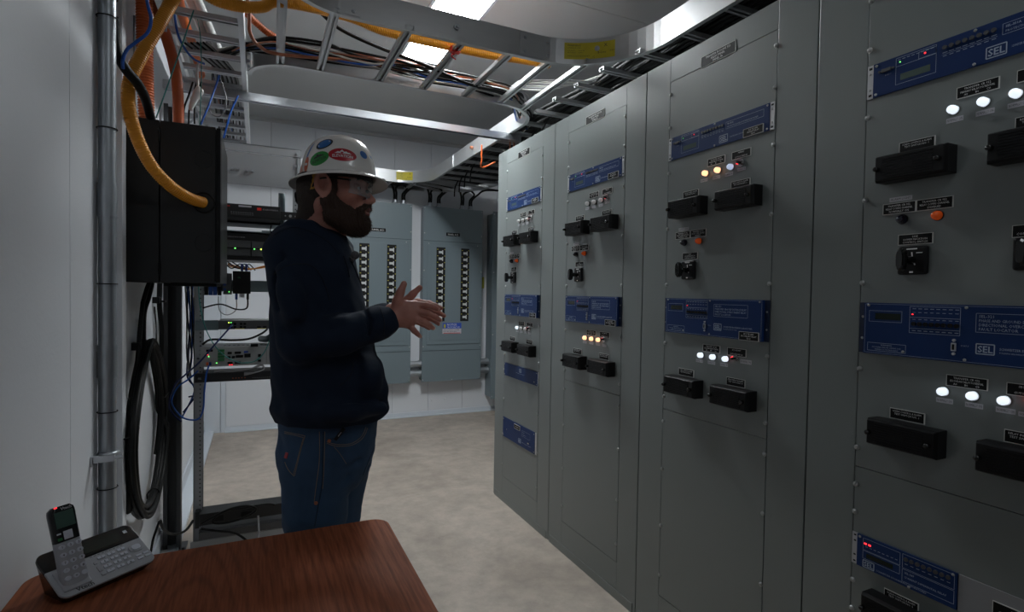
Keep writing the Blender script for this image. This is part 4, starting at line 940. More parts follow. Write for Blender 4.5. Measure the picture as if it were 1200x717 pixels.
t=thing('wireway','narrow grey metal enclosure on the back wall mostly hidden by the cabinets','electrical enclosure',(2.5,5.58,.18))
MB().box((2.40,5.585,.185),(2.78,YB-.001,2.265)).build('box','panelboard_grey',t,bevel=.002)
MB().box((2.385,5.572,.17),(2.795,5.584,2.28)).build('cover','panelboard_grey',t,bevel=.002)
mb=MB()
for z in (.2,.9,1.6,2.25): mb.cyl((2.40,5.568,z),(2.40,5.572,z),.007,n=8)
mb.build('cover_screws','screw_steel',t)
i=0
for xa,xb,w in ((1.466,1.614,'between the two breaker panels'),(2.27,2.40,'right of the blue-labelled panel')):
    for z,r,u in ((.585,.034,'upper'),(.485,.034,'lower')):
        t=thing('conduit_nipple','%s short grey conduit stub %s'%(u,w),'conduit',((xa+xb)/2,5.70,z))
        MB().cyl((xa,5.70,z),(xb,5.70,z),r,n=20).build('pipe','galvanised',t)
        for x in (xa+.02,xb-.02): MB().cyl((x-.010,5.70,z),(x+.010,5.70,z),r+.008,n=8,sm=False).build('locknut','galvanised',t)
tag(MB().box((2.325,YB-.02,1.42),(2.365,YB,1.55)).build('wall_outlet','breaker_yellow',bevel=.002),'small tan plate on the back wall between breaker panel and narrow enclosure','plate')
# conduit fittings and cables on top of the panels
for i,(x,ps) in enumerate([(1.31,(.0,)),(1.40,(.0,)),(1.69,(0,)),(1.79,(0,)),(2.06,(0,)),(2.16,(0,))]):
    t=thing('cable_fitting','steel cable fitting on top of the %s breaker panel'%('left' if i<2 else 'blue-labelled'),'fitting',(x,5.70,2.288),group='cable fittings on the %s breaker panel'%('left' if i<2 else 'blue-labelled'))
    MB().cyl((x,5.70,2.2885),(x,5.70,2.306),.036,n=8,sm=False).cyl((x,5.70,2.306),(x,5.70,2.335),.026,n=16).build('connector','galvanised',t)
    for k in range(2):
        dx=.012*(k*2-1)
        cable('panel_cable',[(x+dx,5.70,2.33),(x+dx,5.69,2.40),(x+dx+.03*(1 if i%2 else -1)+.02*k,5.64,2.46),(x+dx+.10*(1 if k else -1),5.55,2.50),(x+dx+.3*(1 if k else -1),5.52,2.51)],.011,'black_rubber','thick black cable rising from the %s breaker panel to the ladder'%('left' if i<2 else 'blue-labelled'),'cable','cables rising from the %s breaker panel'%('left' if i<2 else 'blue-labelled'))
cable('orange_cable',[(1.49,3.72,2.46),(1.50,3.74,2.36),(1.52,3.78,2.31),(1.62,3.76,2.36)],.006,'orange_smooth','thin orange cable loop hanging beside the far cabinet top')
for i in range(2): cable('copper_cable',[(1.60+.03*i,3.46,2.47),(1.60+.03*i,3.46,2.3),(1.61+.03*i,3.47,2.05)],.006,'copper_cable','copper-coloured cable dropping behind the far cabinet','cable','copper cables behind the far cabinet')

# ------------------------------------------------------------------ table
TX0,TX1,TY0,TY1=-.446,.327,.30,1.497
def rrect(x0,x1,y0,y1,r,n=8):
    p=[]
    for cx,cy,a in ((x1-r,y1-r,0),(x0+r,y1-r,90),(x0+r,y0+r,180),(x1-r,y0+r,270)):
        for i in range(n+1): q=R_(a+90*i/n); p.append((cx+r*math.cos(q),cy+r*math.sin(q)))
    return p
t=thing('table','reddish brown wood-grain table with rounded corners in the foreground','table',(-.06,.9,0))
MB().prism(rrect(TX0,TX1,TY0,TY1,.045),.712,.74).build('tabletop','wood_laminate',t,bevel=.003)
MB().box((TX0+.07,TY0+.07,.66),(TX1-.07,TY0+.09,.711)).box((TX0+.07,TY1-.09,.66),(TX1-.07,TY1-.07,.711)).box((TX0+.07,TY0+.07,.66),(TX0+.09,TY1-.07,.711)).box((TX1-.09,TY0+.07,.66),(TX1-.07,TY1-.07,.711)).build('apron','black_matte',t)
for x in (TX0+.09,TX1-.09):
    for y in (TY0+.09,TY1-.09):
        o=MB().cyl((x,y,.012),(x,y,.711),.019,n=16).build('leg','black_matte',t); MB().cyl((x,y,0),(x,y,.014),.024,n=16).build('foot','black_rubber',o)

# ------------------------------------------------------------------ phone
O=np.array([-.343,1.312,0]); ex=np.array([.77,.638,0]); ex/=np.linalg.norm(ex); ey=np.array([-ex[1],ex[0],0]); W,Dp=.182,.118
tilt=math.atan2(.060,.108)
yv=ey*math.cos(tilt)+np.array([0,0,1])*math.sin(tilt); nv=np.cross(ex,yv)
B0=O+np.array([0,0,.754])
def PB(x,y,h=0): return tuple(B0+ex*x+yv*y+nv*h)
t=thing('desk_telephone','silver and black desk telephone base with keypad and screen on the table','telephone',tuple(O+ex*.09+ey*.05+np.array([0,0,.74])))
pr=rrect(0,W,0,Dp+.005,.016,6); n=len(pr)
mb=MB(); 
foot=[tuple(O+ex*(W/2+(x-W/2)*.86)+ey*(.014+y*.80*math.cos(tilt))+np.array([0,0,.7402])) for x,y in pr]
top=[PB(x,y) for x,y in pr]; top2=[PB(.003+x*(W-.006)/W,.003+y*(Dp-.001)/(Dp+.005),.0035) for x,y in pr]
mb.add(foot+top,[(i,(i+1)%n,n+(i+1)%n,n+i) for i in range(n)]+[tuple(range(n))[::-1]],0,True); mb.build('underside','phone_black',t)
def face(pred_y0,pred_y1,name,m):
    pl=rrect(0,W,0,Dp+.005,.016,6)
    def clip(pl,yc,keep_above):
        out=[]
        for (x0,y0),(x1,y1) in zip(pl,pl[1:]+pl[:1]):
            a=(y0>=yc)==keep_above or y0==yc; b=(y1>=yc)==keep_above or y1==yc
            if a: out.append((x0,y0))
            if a!=b: k=(yc-y0)/(y1-y0); out.append((x0+(x1-x0)*k,yc))
        return out
    pl=clip(clip(pl,pred_y0,True),pred_y1,False)
    n=len(pl); vs=[PB(x,y,.0002) for x,y in pl]+[PB(x,y,.006) for x,y in pl]
    return MB().add(vs,[tuple(range(n))[::-1],tuple(range(n,2*n))]+[(i,(i+1)%n,n+(i+1)%n,n+i) for i in range(n)]).build(name,m,t,bevel=.0018,seg=3)
fs=face(-1,.0745,'front_shell','phone_silver'); bs=face(.0750,1,'rear_shell','phone_black')
H0=.0061
def pbox(mb,x0,x1,y0,y1,h0,h1,mi=0):
    mb.obox(np.array(PB((x0+x1)/2,(y0+y1)/2,(h0+h1)/2)),ex,yv,nv,((x1-x0)/2,(y1-y0)/2,(h1-h0)/2),mi)
def ptext(mb,s,sz,x,y,h,al='LEFT',bold=False,wid=None): text(mb,s,sz,lambda a,b:PB(x+a,y+b,h),al,0,bold,2,wid)
mb=MB(); pbox(mb,.075,.150,.083,.108,H0,H0+.0006); mb.build('screen','lcd_dark',t)
mb=MB(); pbox(mb,.160,.167,.099,.107,H0,H0+.001); mb.build('small_window','key_silver',t)
keys=MB()
r0=MB()
for r in range(4):
    for c in range(3):
        x=.088+.0195*c; y=.060-.0135*r
        k=MB(); pbox(k,x,x+.015,y-.003,y+.004,H0-.0005,H0+.0025); o=k.build('key','key_silver',t,bevel=.0009)
        tb=MB(); ptext(tb,'123456789*0#'[r*3+c],.0068,x+.0075,y-.0024,H0+.0027,'CENTER',True); tb.build('numeral','print_black',o)
for x,y,w,h in ((.077,.051,.006,.006),(.077,.030,.007,.014),(.077,.018,.008,.006),(.150,.020,.012,.005),(.165,.020,.012,.005),(.150,.029,.012,.005),(.165,.029,.012,.005)):
    k=MB(); pbox(k,x,x+w,y-.003,y-.003+h,H0-.0005,H0+.002); k.build('key','phone_silver' if w<.01 else 'key_silver',t,bevel=.0008)
k=MB(); pad=rrect(.147,.175,.040,.062,.009,5); n=len(pad)
k.add([PB(x,y,H0-.0005) for x,y in pad]+[PB(x,y,H0+.002) for x,y in pad],[tuple(range(n,2*n))]+[(i,(i+1)%n,n+(i+1)%n,n+i) for i in range(n)]); o=k.build('navigation_pad','phone_silver',t,bevel=.0008)
k=MB(); pad=rrect(.152,.170,.044,.058,.006,5); k.add([PB(x,y,H0+.002) for x,y in pad]+[PB(x,y,H0+.004) for x,y in pad],[tuple(range(n,2*n))]+[(i,(i+1)%n,n+(i+1)%n,n+i) for i in range(n)]) if len(pad)==n else 0; k.build('pad_center','key_silver',o,bevel=.0008)
tb=MB(); ptext(tb,'Vtech',.0135,.019+.008,.0035,H0+.0004,bold=True); tb.build('brand_lettering','print_black',t)
tb=MB()
for i in range(9): pbox(tb,.078+i*.0075,.083+i*.0075,.0700,.0712,H0,H0+.0002)
tb.build('printed_marks','print_black',t)
cr=MB(); pbox(cr,.008,.058,.012,.066,H0-.002,H0+.004); cr.build('cradle','phone_silver',t,bevel=.004,seg=3)
# handset
hb=np.array(B0+ex*.034+yv*.020+nv*.008); ht_=O+ex*.032+ey*.066+np.array([0,0,.921])
hv=ht_-hb; HL=np.linalg.norm(hv); hv/=HL; hx=ex.copy(); hx-=hv*(hx@hv); hx/=np.linalg.norm(hx); hn=np.cross(hx,hv)
def PH(x,y,h=0): return tuple(hb+hx*x+hv*y+hn*h)
t2=thing('telephone_handset','cordless black and silver telephone handset standing in its cradle','telephone',tuple(hb))
def hshell(y0,y1,name,m,r0,r1):
    w=.0235; pts=[]
    ys=np.linspace(y0,y1,14); 
    def hw(y):
        k=1
        if y>HL-.016: k=math.sqrt(max(0.02,1-((y-(HL-.016))/.0165)**2))*.35+.65 if y<HL else .62
        if y<.012: k=.80+.2*math.sqrt(max(0,1-((.012-y)/.012)**2))
        return w*k*(1.0-.05*math.sin(PI*y/HL))
    nr=20; vs=[]
    for y in ys:
        a=hw(y)
        for i in range(nr):
            q=2*PI*i/nr; c,s=math.cos(q),math.sin(q); ss=lambda v,e: math.copysign(abs(v)**e,v)
            vs.append(PH(a*ss(c,.45),y,-.010+.0115*ss(s,.6)))
    n=nr; fs=[(i*n+k,i*n+(k+1)%n,(i+1)*n+(k+1)%n,(i+1)*n+k) for i in range(len(ys)-1) for k in range(n)]
    mb=MB().add(vs,fs,0,True).add(vs,[tuple(range(n))[::-1],tuple((len(ys)-1)*n+k for k in range(n))],0,False)
    return mb.build(name,m,t2)
hshell(0,.088,'lower_shell','phone_silver',0,0); hshell(.0885,HL,'upper_shell','phone_black',0,0)
HH=.0018
def hbox(mb,x0,x1,y0,y1,h0,h1): mb.obox(np.array(PH((x0+x1)/2,(y0+y1)/2,(h0+h1)/2)),hx,hv,hn,((x1-x0)/2,(y1-y0)/2,(h1-h0)/2))
mb=MB(); hbox(mb,-.0165,.0165,.116,.148,.0008,.0023); mb.build('screen','lcd_green',t2,bevel=.0006)
for r in range(5):
    for c in range(3):
        k=MB(); x=-.0145+.0145*c; y=.079-.0155*r
        poly=[(x+.0058*math.cos(a),y+.0045*math.sin(a)) for a in np.linspace(0,2*PI,13)[:-1]]
        k.add([PH(a,b,.0008) for a,b in poly]+[PH(a,b,.0034) for a,b in poly],[tuple(range(12,24))]+[(i,(i+1)%12,12+(i+1)%12,12+i) for i in range(12)]); o=k.build('key','key_silver',t2,bevel=.0006)
        tb=MB(); s='123456789*0#'[r*3+c] if r<4 else ('','=','')[c]
        text(tb,s,.0062,lambda a,b:PH(x+a,y-.0022+b,.0036),'CENTER',0,True,2)
        if tb.v: tb.build('numeral','print_black',o)
mb=MB(); hbox(mb,-.0080,.0080,.0915,.1085,.0010,.0035); mb.build('navigation_key','key_silver',t2,bevel=.0016)
mb=MB(); hbox(mb,-.0185,-.0105,.092,.0975,.001,.0022); mb.build('talk_key','green_block',t2,bevel=.0006)
mb=MB(); hbox(mb,-.0185,-.0115,.104,.107,.001,.002); mb.build('soft_key','key_silver',t2)
tb=MB(); text(tb,'Vtech',.0085,lambda a,b:PH(.0055+a,.1505+b,.0017),'CENTER',0,True,2); tb.build('brand_lettering','ear_silver',t2)
mb=MB(); hbox(mb,-.015,-.0095,.1565,.159,.0005,.0022); mb.build('status_light','led_red',t2,bevel=.0006)
# ------------------------------------------------------------------ the man: distance fields meshed into continuous surfaces
from mathutils.bvhtree import BVHTree
ZP=1.70
def ray(px,py): return CR*(px-600)/FPX-CU*(py-358.5)/FPX+CF
def P(px,py,d=0.): return CAM+ray(px,py)*(ZP+d)
_f=ray(385,338)*np.array([1,1,0]); FW=_f/np.linalg.norm(_f); RT=np.array([FW[1],-FW[0],0.]); UP=np.array([0,0,1.])
class SDF:
    def __init__(s,lo,hi,res):
        s.lo=np.array(lo,float); s.res=res; s.n=np.ceil((np.array(hi)-s.lo)/res).astype(int)+1
        s.D=np.full(s.n,.5,np.float32)
    def win(s,lo,hi):
        a=np.clip(np.floor((np.array(lo)-s.lo)/s.res).astype(int),0,s.n-1); b=np.clip(np.ceil((np.array(hi)-s.lo)/s.res).astype(int)+1,1,s.n)
        sl=tuple(slice(i,j) for i,j in zip(a,b))
        g=[(s.lo[k]+s.res*np.arange(a[k],b[k])).astype(np.float32) for k in range(3)]
        return sl,g[0][:,None,None],g[1][None,:,None],g[2][None,None,:]
    def comb(s,sl,b,k,op):
        a=s.D[sl]
        if op=='u':
            if k<=0: s.D[sl]=np.minimum(a,b); return
            h=np.clip(.5+.5*(a-b)/k,0,1); s.D[sl]=a*(1-h)+b*h-k*h*(1-h)
        else:
            b=-b
            if k<=0: s.D[sl]=np.maximum(a,b); return
            h=np.clip(.5-.5*(a-b)/k,0,1); s.D[sl]=a*(1-h)+b*h+k*h*(1-h)
    def cone(s,p0,p1,r0,r1=None,k=.01,op='u'):
        r1=r0 if r1 is None else r1; p0=np.array(p0);p1=np.array(p1); m=max(r0,r1)+k+.012
        sl,x,y,z=s.win(np.minimum(p0,p1)-m,np.maximum(p0,p1)+m)
        d=p1-p0; L2=max(d@d,1e-9); t=np.clip(((x-p0[0])*d[0]+(y-p0[1])*d[1]+(z-p0[2])*d[2])/L2,0,1)
        q=np.sqrt((x-p0[0]-t*d[0])**2+(y-p0[1]-t*d[1])**2+(z-p0[2]-t*d[2])**2)-(r0+(r1-r0)*t)
        s.comb(sl,q,k,op)
    def chain(s,pts,rs,k=.01,op='u'):
        for i in range(len(pts)-1): s.cone(pts[i],pts[i+1],rs[i],rs[i+1],k,op)
    def ell(s,c,rad,A=None,k=.01,op='u'):
        c=np.array(c); rad=np.array(rad); m=rad.max()+k+.012; A=np.eye(3) if A is None else np.array(A)
        sl,x,y,z=s.win(c-m,c+m); v=(x-c[0],y-c[1],z-c[2])
        u=[A[i][0]*v[0]+A[i][1]*v[1]+A[i][2]*v[2] for i in range(3)]
        k0=np.sqrt((u[0]/rad[0])**2+(u[1]/rad[1])**2+(u[2]/rad[2])**2); k1=np.sqrt((u[0]/rad[0]**2)**2+(u[1]/rad[1]**2)**2+(u[2]/rad[2]**2)**2)+1e-6
        s.comb(sl,k0*(k0-1)/k1,k,op)
    def loft(s,rows,k=.02,pw=2.2):     # rows: (z, centre xy, a along RT, b along FW)
        rows=sorted(rows,key=lambda r:r[0]); Z=np.array([r[0] for r in rows]); m=max(max(r[2],r[3]) for r in rows)+.04
        C=np.array([r[1] for r in rows]); lo=np.array([C[:,0].min()-m,C[:,1].min()-m,Z[0]-.03]); hi=np.array([C[:,0].max()+m,C[:,1].max()+m,Z[-1]+.03])
        sl,x,y,z=s.win(lo,hi); zz=z[0,0]; cx=np.interp(zz,Z,C[:,0]);cy=np.interp(zz,Z,C[:,1]);a=np.interp(zz,Z,[r[2] for r in rows]);b=np.interp(zz,Z,[r[3] for r in rows])
        u=(x-cx)*RT[0]+(y-cy)*RT[1]; v=(x-cx)*FW[0]+(y-cy)*FW[1]
        q=((np.abs(u)/a)**pw+(np.abs(v)/b)**pw)**(1/pw); q=(q-1)*np.minimum(a,b)
        q=np.maximum(q,np.maximum(Z[0]-z,z-Z[-1])); s.comb(sl,q.astype(np.float32),k,'u')
    def add(s,fn,lo=None,hi=None):
        sl,x,y,z=s.win(s.lo if lo is None else lo,s.lo+s.res*s.n if hi is None else hi)
        s.D[sl]+=fn(x,y,z).astype(np.float32)
    def cut(s,fn):
        sl,x,y,z=s.win(s.lo,s.lo+s.res*s.n); s.D[sl]=np.maximum(s.D[sl],fn(x,y,z).astype(np.float32))
    def mesh(s):
        D=s.D; n=D.shape; I=D<0
        c=np.zeros(tuple(k-1 for k in n),np.int8)
        for i in (0,1):
            for j in (0,1):
                for k in (0,1): c+=I[i:n[0]-1+i,j:n[1]-1+j,k:n[2]-1+k]
        cells=np.argwhere((c>0)&(c<8)); idx=np.full(c.shape,-1,np.int32); idx[tuple(cells.T)]=np.arange(len(cells))
        acc=np.zeros((len(cells),3)); cnt=np.zeros(len(cells))
        for ax in range(3):
            o=[a for a in range(3) if a!=ax]
            for p in (0,1):
                for q in (0,1):
                    a=cells.copy(); a[:,o[0]]+=p; a[:,o[1]]+=q; b=a.copy(); b[:,ax]+=1
                    da=D[tuple(a.T)]; db=D[tuple(b.T)]; m=(da<0)!=(db<0)
                    t=np.where(m,da/(da-db+1e-12),0); pt=a.astype(float); pt[:,ax]+=t
                    acc[m]+=pt[m]; cnt[m]+=1
        V=s.lo+s.res*acc/cnt[:,None]
        F=[]
        for ax in range(3):
            o=[(ax+1)%3,(ax+2)%3]
            sl0=[slice(None)]*3; sl1=[slice(None)]*3; sl0[ax]=slice(0,n[ax]-1); sl1[ax]=slice(1,n[ax])
            a=I[tuple(sl0)]; b=I[tuple(sl1)]; e=np.argwhere(a!=b); e=e[(e[:,o[0]]>0)&(e[:,o[1]]>0)&(e[:,o[0]]<n[o[0]]-1)&(e[:,o[1]]<n[o[1]]-1)]
            q=[]
            for p,r in ((-1,-1),(0,-1),(0,0),(-1,0)):
                g=e.copy(); g[:,o[0]]+=p; g[:,o[1]]+=r; q.append(idx[tuple(g.T)])
            q=np.stack(q,1); fl=~a[tuple(e.T)]; q[fl]=q[fl][:,::-1]; F.append(q)
        return V,np.concatenate(F)
    def build(s,name,m,parent=None,org=None,smooth=0):
        V,F=s.mesh()
        if smooth:
            E=np.concatenate([F[:,[0,1]],F[:,[1,2]],F[:,[2,3]],F[:,[3,0]]]); E=np.concatenate([E,E[:,::-1]])
            for _ in range(smooth):
                S=np.zeros_like(V); c=np.bincount(E[:,0],minlength=len(V))[:,None]
                for k in range(3): S[:,k]=np.bincount(E[:,0],weights=V[E[:,1],k],minlength=len(V))
                V=.5*V+.5*S/np.maximum(c,1)
        s.V,s.F=V,F
        o0=np.array(org if org is not None else ORG.get(parent.name,(0,0,0)))
        me=bpy.data.meshes.new(name); me.vertices.add(len(V)); me.vertices.foreach_set('co',(V-o0).astype(np.float32).ravel())
        me.loops.add(F.size); me.loops.foreach_set('vertex_index',F.astype(np.int32).ravel())
        me.polygons.add(len(F)); me.polygons.foreach_set('loop_start',np.arange(0,F.size,4,dtype=np.int32)); me.polygons.foreach_set('loop_total',np.full(len(F),4,np.int32))
        me.update(calc_edges=True); me.validate(); me.polygons.foreach_set('use_smooth',np.ones(len(me.polygons),bool))
        me.materials.append(MATS[m]); o=bpy.data.objects.new(name,me); COL.objects.link(o)
        if parent: o.parent=parent; ORG[o.name]=tuple(o0)
        return o
# materials for the figure
def skin():
    m,nt,b=node_mat('skin'); tc=nt.nodes.new('ShaderNodeTexCoord')
    n=nt.nodes.new('ShaderNodeTexNoise'); n.inputs['Scale'].default_value=26; n.inputs['Detail'].default_value=5
    r=nt.nodes.new('ShaderNodeValToRGB'); r.color_ramp.elements[0].position=.3; r.color_ramp.elements[1].position=.7
    r.color_ramp.elements[0].color=(.40,.165,.125,1); r.color_ramp.elements[1].color=(.52,.245,.195,1)
    nt.links.new(tc.outputs['Object'],n.inputs['Vector']); nt.links.new(n.outputs['Fac'],r.inputs[0]); nt.links.new(r.outputs[0],b.inputs['Base Color'])
    b.inputs['Roughness'].default_value=.48; b.inputs['Subsurface Weight'].default_value=.12; b.inputs['Subsurface Radius'].default_value=(.01,.004,.002); b.inputs['Subsurface Scale'].default_value=.5
    n2=nt.nodes.new('ShaderNodeTexNoise'); n2.inputs['Scale'].default_value=420; bp=nt.nodes.new('ShaderNodeBump'); bp.inputs['Strength'].default_value=.12; bp.inputs['Distance'].default_value=.001
    nt.links.new(tc.outputs['Object'],n2.inputs['Vector']); nt.links.new(n2.outputs['Fac'],bp.inputs['Height']); nt.links.new(bp.outputs[0],b.inputs['Normal'])
skin()
mat('hoodie_navy',(.008,.016,.034),.85,noise=.12,nscale=60,bump=.5,bscale=700,spec=.25)
mat('hoodie_seam',(.004,.008,.016),.9)
mat('denim',(.034,.072,.135),.8,noise=.32,nscale=24,bump=.5,bscale=900,stretch=(1,1,.35),spec=.25)
mat('denim_stitch',(.26,.19,.12),.7)
mat('denim_seam',(.012,.03,.06),.8)
mat('shirt_grey',(.12,.125,.13),.85,noise=.2,nscale=150)
mat('beard_brown',(.042,.021,.013),.75,noise=.45,nscale=220,bump=1,bscale=500,stretch=(1,1,.4))
mat('hair_brown',(.022,.012,.008),.7,noise=.4,nscale=220,bump=1,bscale=500)
mat('lip',(.36,.13,.11),.4)
mat('eye_white',(.6,.58,.56),.25); mat('iris',(.05,.06,.06),.2)
mat('nail',(.60,.36,.29),.3)
mat('clear_lens',(.75,.8,.82),.04,alpha=.16,coat=1.)
mat('lens_rim',(.35,.37,.38),.2)
mat('boot',(.05,.035,.022),.6)
mat('sticker_red',(.42,.012,.025),.35); mat('sticker_green',(.02,.25,.04),.35); mat('sticker_blue',(.02,.14,.42),.35); mat('sticker_orange',(.55,.10,.03),.35); mat('sticker_ink',(.02,.02,.02),.4); mat('sticker_paper',(.75,.75,.75),.35)
mat('mic_grey',(.10,.10,.11),.9,noise=.6,nscale=300,bump=1,bscale=700)

# head frame
YAW=R_(16); PIT=R_(-2)
hx=RT*math.cos(YAW)-FW*math.sin(YAW); hy=np.cross(UP,hx); hz=UP
HS=1.14
NOSE=P(439.5,236,-.04)
HC=NOSE-hx*.122*HS+UP*.020*HS
def Hd(x,y,z): return HC+(hx*x+hy*y+hz*z)*HS
KP=R_(3.5); KR=R_(4)
kx=hx*math.cos(KP)+hz*math.sin(KP); kz=-hx*math.sin(KP)+hz*math.cos(KP); ky=hy*math.cos(KR)-kz*math.sin(KR); kz=np.cross(kx,ky)
KC=Hd(.026,0,.040); HATC=KC; HATN=kz
HA=[hx,hy,hz]
def hell(S,c,r,k=.01,op='u',A=None): S.ell(Hd(*c),np.array(r)*HS,A or HA,k*HS,op)
def hcone(S,a,b,r0,r1=None,k=.01,op='u'): S.cone(Hd(*a),Hd(*b),r0*HS,(r0 if r1 is None else r1)*HS,k*HS,op)

lo=P(300,150,0)-np.array([.06,.36,0]); 
BLO=np.array([min(P(300,400,0)[0],P(330,600,0)[0])-.06,P(385,400)[1]-.34,-.002]); BHI=np.array([P(525,370,0)[0]+.05,P(385,400)[1]+.36,1.90])
S=SDF(BLO,BHI,.0032)
# trunk and limbs beneath the clothes
def zrow(py,xl,xr,b,sc=1.): 
    c=P((xl+xr)/2,py,0); a=(xr-xl)/2*ZP/FPX*.94; return (c[2],(c[0],c[1]),a*sc,b*sc)
trunk=[zrow(*r) for r in [(268,352,402,.10),(280,336,410,.14),(295,326,414,.175),(315,320,420,.19),(345,318,427,.19),(375,317,434,.185),(405,318,441,.18),(435,319,447,.18),(458,321,452,.18),(474,322,452,.18),(481,324,451,.18)]]
S.loft([(z,c,a*.82,b*.82) for z,c,a,b in trunk]+[zrow(560,345,425,.14)],k=.03)
SHn,ELn,WRn=P(337,296,-.165),P(352,401,-.19),P(459,372.5,-.12)
SHf,ELf,WRf=P(352,298,.165),P(392,398,.20),P(460,366,.06)
for a,b,c in ((SHn,ELn,WRn),(SHf,ELf,WRf)): S.cone(a,b,.050,.040,.03); S.cone(b,c,.040,.027,.015)
HPn,KNn,ANn=P(364,535,-.09),P(367,661,-.10),P(356,800,-.10)
HPf,KNf,ANf=P(400,535,.09),P(393,661,.10),P(384,800,.10)
for a,b,c in ((HPn,KNn,ANn),(HPf,KNf,ANf)): S.cone(a,b,.075,.05,.03); S.cone(b,c,.05,.035,.02); S.cone(c,c+hx*.14-UP*(c[2]-.045),.035,.032,.02)
# neck
hcone(S,(-.012,0,-.045),(-.048,0,-.15),.050,.055,.02); hcone(S,(.005,-.03,-.06),(-.005,-.02,-.17),.022,.018,.02); hcone(S,(.02,0,-.075),(.005,0,-.16),.028,.03,.02); hcone(S,(-.048,0,-.15),(-.05,0,-.2),.06,.09,.03)
# skull and face
hell(S,(.008,0,.045),(.082,.071,.085),.02); hell(S,(-.01,0,.005),(.068,.066,.07),.02)
hell(S,(.040,0,-.02),(.052,.058,.085),.02)
hcone(S,(.0,-.052,-.040),(.066,-.016,-.080),.018,.018,.02); hcone(S,(.0,.052,-.040),(.066,.016,-.080),.018,.018,.02)
hell(S,(.074,0,-.082),(.018,.02,.017),.015)
for s in (-1,1):
    hcone(S,(.078,s*.040,.028),(.092,s*.012,.026),.0095,.0095,.012)      # brow
    hell(S,(.064,s*.046,-.008),(.024,.018,.018),.02)                      # cheekbone
    hell(S,(.093,s*.031,.010),(.014,.016,.012),.012,'d')                  # socket
hcone(S,(.090,0,.016),(.112,0,-.014),.0075,.0080,.010); hell(S,(.1145,0,-.0185),(.0090,.0090,.0080),.008)
for s in (-1,1): hell(S,(.104,s*.0115,-.0235),(.010,.0075,.0075),.006); hell(S,(.107,s*.006,-.031),(.005,.0032,.004),.003,'d')
hell(S,(.088,0,-.045),(.020,.030,.018),.014)
hell(S,(.1015,0,-.0415),(.0075,.019,.0055),.004); hell(S,(.0995,0,-.0555),(.0075,.017,.0055),.004)
hell(S,(.108,0,-.0485),(.013,.0165,.0032),.002,'d')
# ears
ca,sa=math.cos(R_(12)),math.sin(R_(12))
for s in (-1,1):
    eA=[hx*ca+hz*sa,hy,-hx*sa+hz*ca]
    hell(S,(.006,s*.078,.008),(.0225,.0085,.033),.004,'u',eA)
    hell(S,(.009,s*.0885,.011),(.0145,.0140,.0225),.002,'d',eA)
    hell(S,(.018,s*.079,.0),(.006,.006,.008),.003); hell(S,(.010,s*.079,-.020),(.009,.006,.009),.006)
# hands
def hand(wr,palm,fing,thumb,dd,rp=.0115):
    for kx,ky,kd in palm: S.cone(wr,P(kx,ky,kd),.019,rp,.016)
    for f in fing:
        pts=[P(*q[:3]) for q in f]; rs=[q[3] for q in f]; S.chain(pts,rs,.0035)
        S.ell(pts[1],(rs[1]*1.06,)*3,None,.004)
    pts=[P(*q[:3]) for q in thumb]; S.chain(pts,[q[3] for q in thumb],.008)
S.ell(P(474,366,-.115),(.036,.017,.036),[RT,FW,UP],.012)
hand(WRn,[(486,356.5,-.105),(488,364.5,-.108),(486.5,373,-.108),(481,381,-.105)],
 [[(486,356.5,-.105,.0105),(500,357.8,-.10,.0090),(507,359.5,-.095,.0082),(513,362,-.09,.0070)],
  [(488,364.5,-.108,.0108),(502,367.5,-.112,.0092),(509.5,370.8,-.108,.0084),(515.5,375,-.10,.0071)],
  [(486.5,373,-.108,.0103),(497,377,-.118,.0088),(503,380.5,-.115,.0080),(507.5,384.3,-.108,.0069)],
  [(480,381.5,-.105,.0096),(485,387,-.115,.0080),(488.5,390.5,-.113,.0073),(492,394,-.108,.0062)]],
 [(463,366,-.12,.018),(466,353,-.125,.0145),(469,343,-.125,.0112),(473.5,332.5,-.12,.0092)],0)
S.ell(P(476,361,.035),(.034,.016,.034),[RT,FW,UP],.012)
hand(WRf,[(490,353.5,.03),(493,361,.032),(491,369,.034),(486,376,.034)],
 [[(490,353.5,.03,.0105),(503,355.5,.02,.0090),(510,357.8,.015,.0082),(517,361,.01,.0070)],
  [(493,361,.032,.0105),(507,363.8,.02,.0090),(514,366.3,.015,.0083),(520.5,370,.01,.0071)],
  [(491,369,.034,.0100),(504,373,.026,.0086),(509,375.5,.02,.0080),(514,379.5,.015,.0068)],
  [(486,376,.034,.0095),(495,380,.03,.0078),(499,382,.028,.0072),(503,385,.025,.0062)]],
 [(466,362,.03,.017),(476,353,.005,.014),(484,344.5,0,.0108),(492,337,0,.0090)],0)
S.D-=0
person=S.build('person','skin',None,org=(float(P(385,400)[0]),float(P(385,400)[1]),0.),smooth=1)
person.location=(float(P(385,400)[0]),float(P(385,400)[1]),0.); ORG[person.name]=tuple(person.location)
tag(person,'man in white hard hat, navy hoodie and jeans talking with both hands raised','person')
body=(S.V,S.F)
